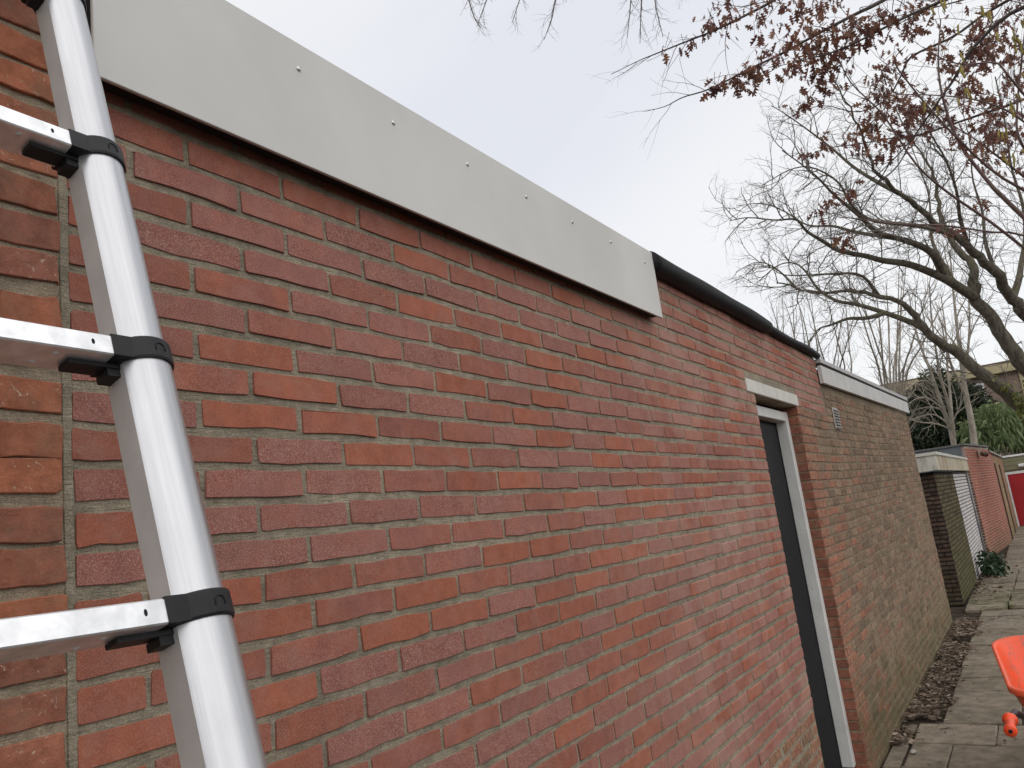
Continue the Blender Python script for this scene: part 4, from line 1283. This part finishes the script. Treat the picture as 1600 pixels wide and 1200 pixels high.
# ---- high fine branches of another bare tree above the roof
high = tag(empty('tree', (8.6, -8.2, G)), 'bare tree whose fine drooping twigs enter at the top centre of the sky', 'tree')
hpth = []
for pts, r0 in [([(960, -420, 10), (930, -250, 9.6), (900, -120, 9.3), (885, -50, 9.1), (868, 0, 9.0), (862, 30, 9), (850, 62, 9)], .022),
                ([(960, -420, 10), (860, -230, 9.4), (800, -110, 9.2), (775, -50, 9.0), (762, -5, 9), (745, 42, 9)], .02),
                ([(930, -250, 9.6), (860, -130, 9.3), (830, -60, 9.1), (815, -10, 9), (800, 36, 9)], .014),
                ([(860, -230, 9.4), (800, -140, 9.2), (765, -70, 9.1), (730, -30, 9), (740, 24, 9), (752, 44, 9)], .014),
                ([(1060, -400, 10), (1030, -230, 9.6), (1012, -120, 9.4), (1006, -40, 9.2), (1002, 10, 9.2), (1000, 68, 9.2)], .022),
                ([(1030, -230, 9.6), (1000, -120, 9.3), (990, -50, 9.2), (985, 10, 9.1), (980, 60, 9.1)], .014),
                ([(1012, -120, 9.4), (1020, -50, 9.3), (1024, 5, 9.2), (1036, 58, 9.2)], .012),
                ([(1075, -300, 9.6), (1072, -120, 9.4), (1068, -40, 9.3), (1070, -5, 9.3)], .012)]:
    P = guide(pts, len(pts) * 3); t = np.linspace(0, 1, len(P))
    hpth.append((P, r0 * (1 - t) + .0035, 5))
    branch_out(hpth, P, r0, .003, 0, [(.055, .42, .0048, .6, .2, -.05), (.06, .20, .0034, .75, .25, -.02)], .62)
o = tubes_mesh('crown', hpth, simple('thin_grey_twig', (0.16, 0.145, 0.135), 0.9), high); o['kind'] = 'stuff'
tk = smooth_path([(8.6, -8.2, G - .2), (8.5, -8.0, 4.0), (8.3, -7.4, 8.5), (8.0, -6.0, 11.5)], 14)
tubes_mesh('trunk', [(tk, np.linspace(.30, .14, 14), 10)], M_BARK, high)
for e, r_ in ((at(960, -420, 10), .024), (at(1060, -400, 10), .024), (at(1075, -300, 9.6), .013)):
    m_ = (tk[-1] + e) / 2 + np.array([0, 0, .9])
    tubes_mesh('limb', [(smooth_path([tk[-1], m_, e], 12), np.linspace(.09, r_, 12), 8)], M_BARK, high)

# ---- pale multi stemmed tree behind the taller shed
pale = tag(empty('tree', (24, .2, G)), 'pale multi stemmed bare tree behind the slate board of the taller shed', 'tree')
M_PALE = bark('pale_grey_bark', (0.20, 0.175, 0.14), (0.38, 0.335, 0.275), 0.15, 10)
M_PALET = simple('pale_twig', (0.29, 0.25, 0.20), 0.9)
pp = []
stems = [([(1492, 705, 23), (1485, 670, 23), (1474, 640, 23), (1462, 605, 23), (1452, 575, 23), (1440, 545, 23.2), (1428, 505, 23.5), (1420, 460, 23.8)], .13),
         ([(1492, 705, 23), (1488, 660, 22.8), (1480, 625, 22.6), (1470, 590, 22.5), (1462, 545, 22.4), (1455, 490, 22.3), (1452, 440, 22.2)], .10),
         ([(1488, 660, 22.8), (1484, 610, 23.2), (1480, 570, 23.5), (1478, 520, 23.8), (1470, 460, 24)], .07),
         ([(1462, 605, 23), (1445, 595, 22.5), (1430, 598, 22.2), (1415, 610, 22)], .035), ([(1474, 640, 23), (1455, 625, 22.6), (1435, 622, 22.3), (1418, 632, 22.1)], .035),
         ([(1480, 660, 23), (1460, 648, 23.4), (1440, 650, 23.6), (1420, 657, 23.8)], .035), ([(1485, 670, 23), (1462, 662, 22.6), (1440, 660, 22.4), (1420, 655, 22.2)], .03),
         ([(1488, 660, 22.8), (1500, 635, 22.6), (1510, 615, 22.5)], .03), ([(1474, 640, 23), (1452, 636, 23.3), (1432, 640, 23.6)], .03)]
for pts, r0 in stems:
    P = guide(pts, len(pts) * 3); t = np.linspace(0, 1, len(P))
    tubes_mesh('stem', [(P, .48 * r0 * (1 - t) ** .9 + .011, 8)], M_PALE, pale)
    branch_out(pp, P, r0, .012, 0, [(.26, 1.4, .015, .6, .15, .06), (.2, .6, .009, .6, .18, .05), (.2, .35, .006, .6, .2, .03)], .2)
o = tubes_mesh('crown', pp, M_PALET, pale); o['kind'] = 'stuff'
b0 = at(1492, 705, 23)
tubes_mesh('trunk', [(smooth_path([(b0[0] + .1, b0[1] - .05, G - .1), (b0[0], b0[1], 1.2), b0], 8), np.linspace(.11, .073, 8), 10)], M_PALE, pale)

far2 = tag(empty('tree', (31, -.2, G)), 'slender upright bare tree with grey trunk in front of the house', 'tree')
pp = []
for pts, r0 in [([(1523, 700, 28), (1518, 660, 28), (1510, 620, 28), (1505, 590, 28), (1500, 550, 28), (1494, 500, 28.3), (1488, 440, 28.6), (1484, 390, 29)], .22),
                ([(1505, 590, 28), (1512, 550, 28), (1515, 500, 28), (1512, 440, 28)], .09), ([(1510, 620, 28), (1490, 580, 27.5), (1478, 540, 27), (1470, 500, 26.8)], .08)]:
    P = guide(pts, len(pts) * 3); t = np.linspace(0, 1, len(P))
    tubes_mesh('trunk' if r0 > .2 else 'limb', [(P, .45 * r0 * (1 - t) + .018, 8)], M_PALE, far2)
    branch_out(pp, P, r0, .02, 0, [(.45, 2.2, .028, .5, .12, .08), (.4, 1.0, .014, .5, .15, .06), (.35, .5, .009, .6, .15, .04)], .3)
o = tubes_mesh('crown', pp, M_PALET, far2); o['kind'] = 'stuff'
b0 = at(1523, 700, 28)
tubes_mesh('trunk', [(smooth_path([(b0[0], b0[1], G - .1), b0], 4), np.linspace(.14, .117, 4), 10)], M_PALE, far2)

# shrubby bare tree clump behind the old roof and the hazy one far behind
for (lab, xs_, ybase, dd, hgt, mat_) in [
        ('fan of slender pale stems rising just behind the old brown garage roof', (1378, 1414), 600, 26, 180, M_PALET),
        ('distant fine twigged tree seen low behind the black roof roll', (1215, 1330), 590, 34, 130, simple('hazy_olive_twig', (0.20, 0.175, 0.135), 0.9))]:
    tr = tag(empty('tree', tuple(np.r_[at((xs_[0] + xs_[1]) / 2, ybase, dd)[:2], G])), lab, 'tree')
    pp = []
    n_ = 9 if hgt > 150 else 13
    for i in range(n_):
        f = i / (n_ - 1)
        x0 = xs_[0] + (xs_[1] - xs_[0]) * f
        x1 = x0 + ((-60 + 120 * f) + rng.uniform(-35, 35) if hgt > 150 else rng.uniform(-35, 35))
        d1 = dd + rng.uniform(-1.5, 1.5)
        P = guide([(x0 * .5 + (xs_[0] + xs_[1]) * .25 + 12, ybase + 160, dd), (x0, ybase, dd), (x0 * .7 + x1 * .3, ybase - hgt * .35, d1), (x0 * .35 + x1 * .65, ybase - hgt * .7, d1), (x1, ybase - hgt * rng.uniform(.85, 1.1), d1)], 14)
        t = np.linspace(0, 1, 14)
        pp.append((P, (.03 if hgt > 150 else .03) * (1 - t) + .010, 6))
        branch_out(pp, P, .04, .01, 0, [(.38, 1.3, .014, .5, .14, .06), (.28, .7, .009, .55, .16, .05), (.3, .4, .007, .6, .2, .02)], .2)
    o = tubes_mesh('crown', pp, mat_, tr); o['kind'] = 'stuff'
    b0 = at((xs_[0] + xs_[1]) / 2, ybase + 70, dd)
    tubes_mesh('trunk', [(np.array([(b0[0], b0[1], G - .1), (b0[0], b0[1], b0[2] * .5), b0]), np.array([.2, .16, .1]), 8)], mat_, tr)


# ---- evergreens
def leaf_cloud(name, parent, centers, radii, n, size, aspect, mat, droop=0.0, power=.45):
    """small leaf faces through several ellipsoids, denser towards their skins"""
    C = np.array(centers); R_ = np.array(radii)
    vol = R_.prod(1); idx = rng.choice(len(C), n, p=vol / vol.sum())
    d = rng.normal(0, 1, (n, 3)); d /= np.linalg.norm(d, axis=1)[:, None]
    rad = rng.uniform(0, 1, n) ** power
    P = C[idx] + d * R_[idx] * rad[:, None] * (1 + rng.normal(0, .08, (n, 1)))
    A = d + rng.normal(0, .8, (n, 3)); A[:, 2] -= droop * 1.5; A /= np.linalg.norm(A, axis=1)[:, None]
    B = np.cross(A, rng.normal(0, 1, (n, 3))); B /= np.linalg.norm(B, axis=1)[:, None]
    Nn = np.cross(A, B)
    s = size * rng.uniform(.6, 1.35, n)[:, None]
    w_ = s * aspect
    tip = P + A * s + np.array([0, 0, -1]) * s * droop * .6
    mid = P + A * s * .45
    V = np.stack([P, mid + B * w_ + Nn * w_ * .3, tip, mid - B * w_ + Nn * w_ * .3], 1).reshape(-1, 3)
    i = np.arange(n)[:, None] * 4
    F = np.concatenate([i + np.array([[0, 1, 2]]), i + np.array([[0, 2, 3]])])
    o = link(name, mesh_np(name, V, F, mat), parent); o['kind'] = 'stuff'
    return o


def ell(lst):                                                 # (px, py, depth, radius_px_x, radius_px_y) -> centres, radii
    c, r_ = [], []
    for x, y, d, a, b_ in lst:
        c.append(at(x, y, d)); r_.append((a / FPX * d, a / FPX * d, b_ / FPX * d))
    return c, r_


con = tag(empty('evergreen', tuple(np.r_[at(1465, 700, 34.5)[:2], G])), 'dark green yew like evergreen mass behind the pale stems', 'evergreen')
M_CON = leaf_mat('dark_evergreen_leaf', [(0.012, 0.022, 0.010), (0.020, 0.034, 0.014), (0.034, 0.05, 0.02)], 0.6, 0.15)
c_, r_ = ell([(1450, 655, 34, 34, 52), (1430, 680, 33.5, 26, 40), (1475, 640, 35, 36, 55), (1500, 670, 34.5, 30, 40), (1462, 600, 35, 20, 30), (1520, 640, 35.5, 28, 42), (1445, 610, 34, 16, 22), (1545, 660, 36, 25, 36), (1425, 640, 34, 14, 22)])
leaf_cloud('foliage', con, c_, r_, 15000, .19, .25, M_CON, .2)
b0 = at(1465, 690, 34.5)
tubes_mesh('trunk', [(np.array([(b0[0], b0[1], G - .1), (b0[0], b0[1], 2.0), at(1465, 610, 34.5)]), np.array([.2, .15, .05]), 8)], M_BARK, con)

bam = tag(empty('bamboo', tuple(np.r_[at(1560, 700, 31.2)[:2], G])), 'light green bamboo bush with drooping narrow leaves above the red shed', 'shrub')
M_BAM = leaf_mat('bamboo_leaf', [(0.07, 0.11, 0.038), (0.155, 0.21, 0.085), (0.30, 0.34, 0.18), (0.11, 0.16, 0.06)], 0.45, 0.4)
c_, r_ = ell([(1555, 664, 31, 36, 36), (1530, 680, 31, 28, 26), (1592, 668, 31.3, 32, 36), (1575, 645, 31.3, 22, 20), (1622, 668, 31.6, 36, 42), (1545, 640, 31, 12, 12), (1512, 674, 31, 14, 20)])
leaf_cloud('foliage', bam, c_, r_, 4600, .27, .10, M_BAM, .8, .35)
pp = []
for i in range(26):
    x = rng.uniform(1515, 1630); b0 = at(x, 715, 31.2); t_ = at(x + rng.uniform(-18, 12), rng.uniform(628, 665), 31)
    pp.append((smooth_path([(b0[0], b0[1], G), b0, t_], 8), np.linspace(.018, .006, 8), 4))
tubes_mesh('canes', pp, simple('bamboo_cane', (0.16, 0.17, 0.07), 0.5), bam)['kind'] = 'stuff'

ivy = tag(empty('ivy', tuple(np.r_[at(1590, 625, 16.6)[:2], 3.4])), 'yellow green ivy leaves clinging to the fork of the big tree', 'ivy')
M_IVY = leaf_mat('ivy_leaf', [(0.06, 0.085, 0.018), (0.13, 0.14, 0.035), (0.20, 0.19, 0.05), (0.05, 0.07, 0.02)], 0.45, 0.25)
c_, r_ = ell([(1592, 625, 16.8, 9, 20), (1605, 640, 16.8, 12, 24), (1572, 602, 16.9, 11, 6), (1552, 592, 17, 8, 4), (1600, 600, 16.9, 6, 14)])
leaf_cloud('foliage', ivy, c_, r_, 330, .075, .45, M_IVY, .4)

bush = tag(empty('shrub', (15.4, -0.33, G)), 'small glossy dark green shrub at the foot of the whitewashed wall', 'shrub')
M_BUSH = leaf_mat('glossy_shrub_leaf', [(0.016, 0.034, 0.016), (0.03, 0.06, 0.025), (0.05, 0.085, 0.04)], 0.25, 0.1)
leaf_cloud('foliage', bush, [(15.4, -.30, .26), (15.2, -.36, .17), (15.6, -.40, .2)], [(.22, .17, .22), (.18, .15, .14), (.18, .15, .16)], 700, .075, .30, M_BUSH, .5)
pp = [(twig(np.array([15.4, -.32, G]), unit(np.array([rng.normal(0, .4), rng.normal(0, .4), 1])), .35, .006, 5, .12, .05), np.linspace(.006, .003, 6), 4) for _ in range(7)]
tubes_mesh('stems', pp, M_TWIG, bush)['kind'] = 'stuff'

# ---- fallen leaves
def litter(name, label, n, sampler, size, mat):
    V, F, off = [], [], 0
    for _ in range(n):
        x, y, z = sampler()
        a = rng.uniform(0, 6.28); s = size * rng.uniform(.5, 1.4); w_ = s * rng.uniform(.12, .30); cu = rng.uniform(-.3, .9) * s
        ca, sa = math.cos(a), math.sin(a)
        tl = rng.normal(0, .7)
        pts = [(-s, 0, cu * .6), (-s * .3, w_, cu * .15), (s * .4, w_ * .8, .1 * cu), (s, 0, cu * .8), (s * .4, -w_ * .8, 0), (-s * .3, -w_, .2 * cu), (0, 0, -.0)]
        q = [(x + ca * px - sa * py, y + sa * px + ca * py, z + abs(pz) * .5 + py * tl + .004) for px, py, pz in pts]
        V += q; F += [[off + 6, off + i, off + (i + 1) % 6] for i in range(6)]; off += 7
    o = link(name, mesh_np(name, np.array(V), F, mat)); tag(o, label, None, None, 'stuff')


M_LIT = leaf_mat('fallen_leaf', [(0.11, 0.076, 0.052), (0.24, 0.178, 0.128), (0.07, 0.047, 0.032), (0.40, 0.31, 0.235), (0.15, 0.105, 0.072)], 0.8, 0.1)


def smp_near():
    x = 5.2 + 5.4 * rng.uniform(0, 1) ** .9
    wd = .34 if x > 5.6 else .10
    y = -.012 - abs(rng.normal(0, .55)) * wd if rng.random() < .88 else -rng.uniform(.2, .8)
    if x > 5.6 and math.sin(x * 5.3) + math.sin(x * 2.1 + y * 9) < -1.3: x += .3
    pile = max(0, .05 - abs(y + .12) * .2) * rng.uniform(0, 1)
    return x, y + yo(x), G - .006 + pile


def smp_far():
    x = rng.uniform(11.9, 18.5); y = -.13 - abs(rng.normal(0, .2)) if rng.random() < .85 else -rng.uniform(.1, 1.4)
    return x, y, G + rng.uniform(0, .05)


def smp_any():
    return rng.uniform(3.5, 20), -rng.uniform(.1, 1.8), G + .008


litter('leaf_litter', 'drift of dry brown leaves along the foot of the old garage', 4000, smp_near, .025, M_LIT)
litter('leaf_litter', 'fallen brown leaves gathered round the small green shrub', 900, smp_far, .032, M_LIT)
litter('leaf_crumbs', 'scattered crumbs of leaf on the concrete slabs', 1500, smp_any, .011, M_LIT)
sticks = []
for _ in range(60):
    x, y, z = smp_near() if rng.random() < .6 else smp_any()
    P = twig(np.array([x, y, z + .006]), unit(np.array([rng.normal(), rng.normal(), 0.0])), rng.uniform(.05, .2), .002, 4, .15, 0)
    P[:, 2] = np.maximum(P[:, 2], G + .008)
    sticks.append((P, np.full(5, .0018), 4))
tag(tubes_mesh('fallen_twigs', sticks, M_TWIG, None), 'broken twigs lying among the leaves and slabs', None, None, 'stuff')
k_st = simple('pale_pebble', (0.42, 0.40, 0.36), 0.9)
for (x, y), sz, lab in [((5.02, -.17), .022, 'pale pebble lying on the slab near the door threshold')]:
    Vp = []
    mb = MB(); P = np.array([(0, 0, -.8), (0, 0, -.4), (0, 0, .2), (0, 0, .7), (0, 0, .9)]) * sz * .6
    mb.tube(P + rng.normal(0, .001, P.shape), np.array([.4, .9, 1, .7, .3]) * sz, 9)
    o = mb.build('pebble', k_st, None, True); o.location = (x, y, G + .018); tag(o, lab, 'pebble')

# ---- house beyond the trees
house = tag(empty('house', (41, 0, G)), 'row house with yellow eaves and white window frames behind the trees', 'house')
M_HB = simple('buff_house_brick', (0.24, 0.175, 0.14), 0.9, 0, 0.15, 5, 0.2, 30)
M_YEL = simple('yellow_painted_boards', (0.40, 0.34, 0.20), 0.7, 0, 0.12, 3)
M_GLASS = simple('dark_window_glass', (0.03, 0.035, 0.04), 0.08, 0, 0.1, 2, 0, 100, 0.6)
M_ROOFT = simple('brown_roof_tiles', (0.12, 0.085, 0.065), 0.85, 0, 0.25, 6, 0.5, 20)
hx = 41.0
MB().box((hx, -6, G), (hx + 8, 4.2, 6.2)).build('wall', M_HB, house)
MB().bbox((hx - .35, -6.3, 6.20), (hx + 8.3, 4.5, 6.62), .02).build('eaves_board', M_YEL, house)
MB().bbox((hx - .09, -2.55, 3.2), (hx - .002, -1.85, 6.19), .02).build('side_panel', M_YEL, house)
MB().box((hx - .33, -6.28, 6.622), (hx + 8.28, 4.48, 6.70)).build('roof', M_ROOFT, house)
for y0, z0 in ((-.45, 4.7), (2.2, 4.7), (-.45, 1.6), (2.2, 1.6), (-4.6, 4.7), (-4.6, 1.6)):
    fr = MB()
    fr.bbox((hx - .06, y0, z0), (hx - .003, y0 + .09, z0 + 1.25), .008); fr.bbox((hx - .06, y0 + 1.31, z0), (hx - .003, y0 + 1.4, z0 + 1.25), .008)
    fr.bbox((hx - .06, y0 + .091, z0), (hx - .003, y0 + 1.309, z0 + .09), .008); fr.bbox((hx - .06, y0 + .091, z0 + 1.16), (hx - .003, y0 + 1.309, z0 + 1.25), .008)
    fr.bbox((hx - .06, y0 + .66, z0 + .091), (hx - .003, y0 + .74, z0 + 1.159), .008)
    f_ = fr.build('window', M_WH, house)
    MB().box((hx - .025, y0 + .092, z0 + .092), (hx - .004, y0 + .659, z0 + 1.158)).build('pane', M_GLASS, f_)
    MB().box((hx - .025, y0 + .741, z0 + .092), (hx - .004, y0 + 1.308, z0 + 1.158)).build('pane', M_GLASS, f_)
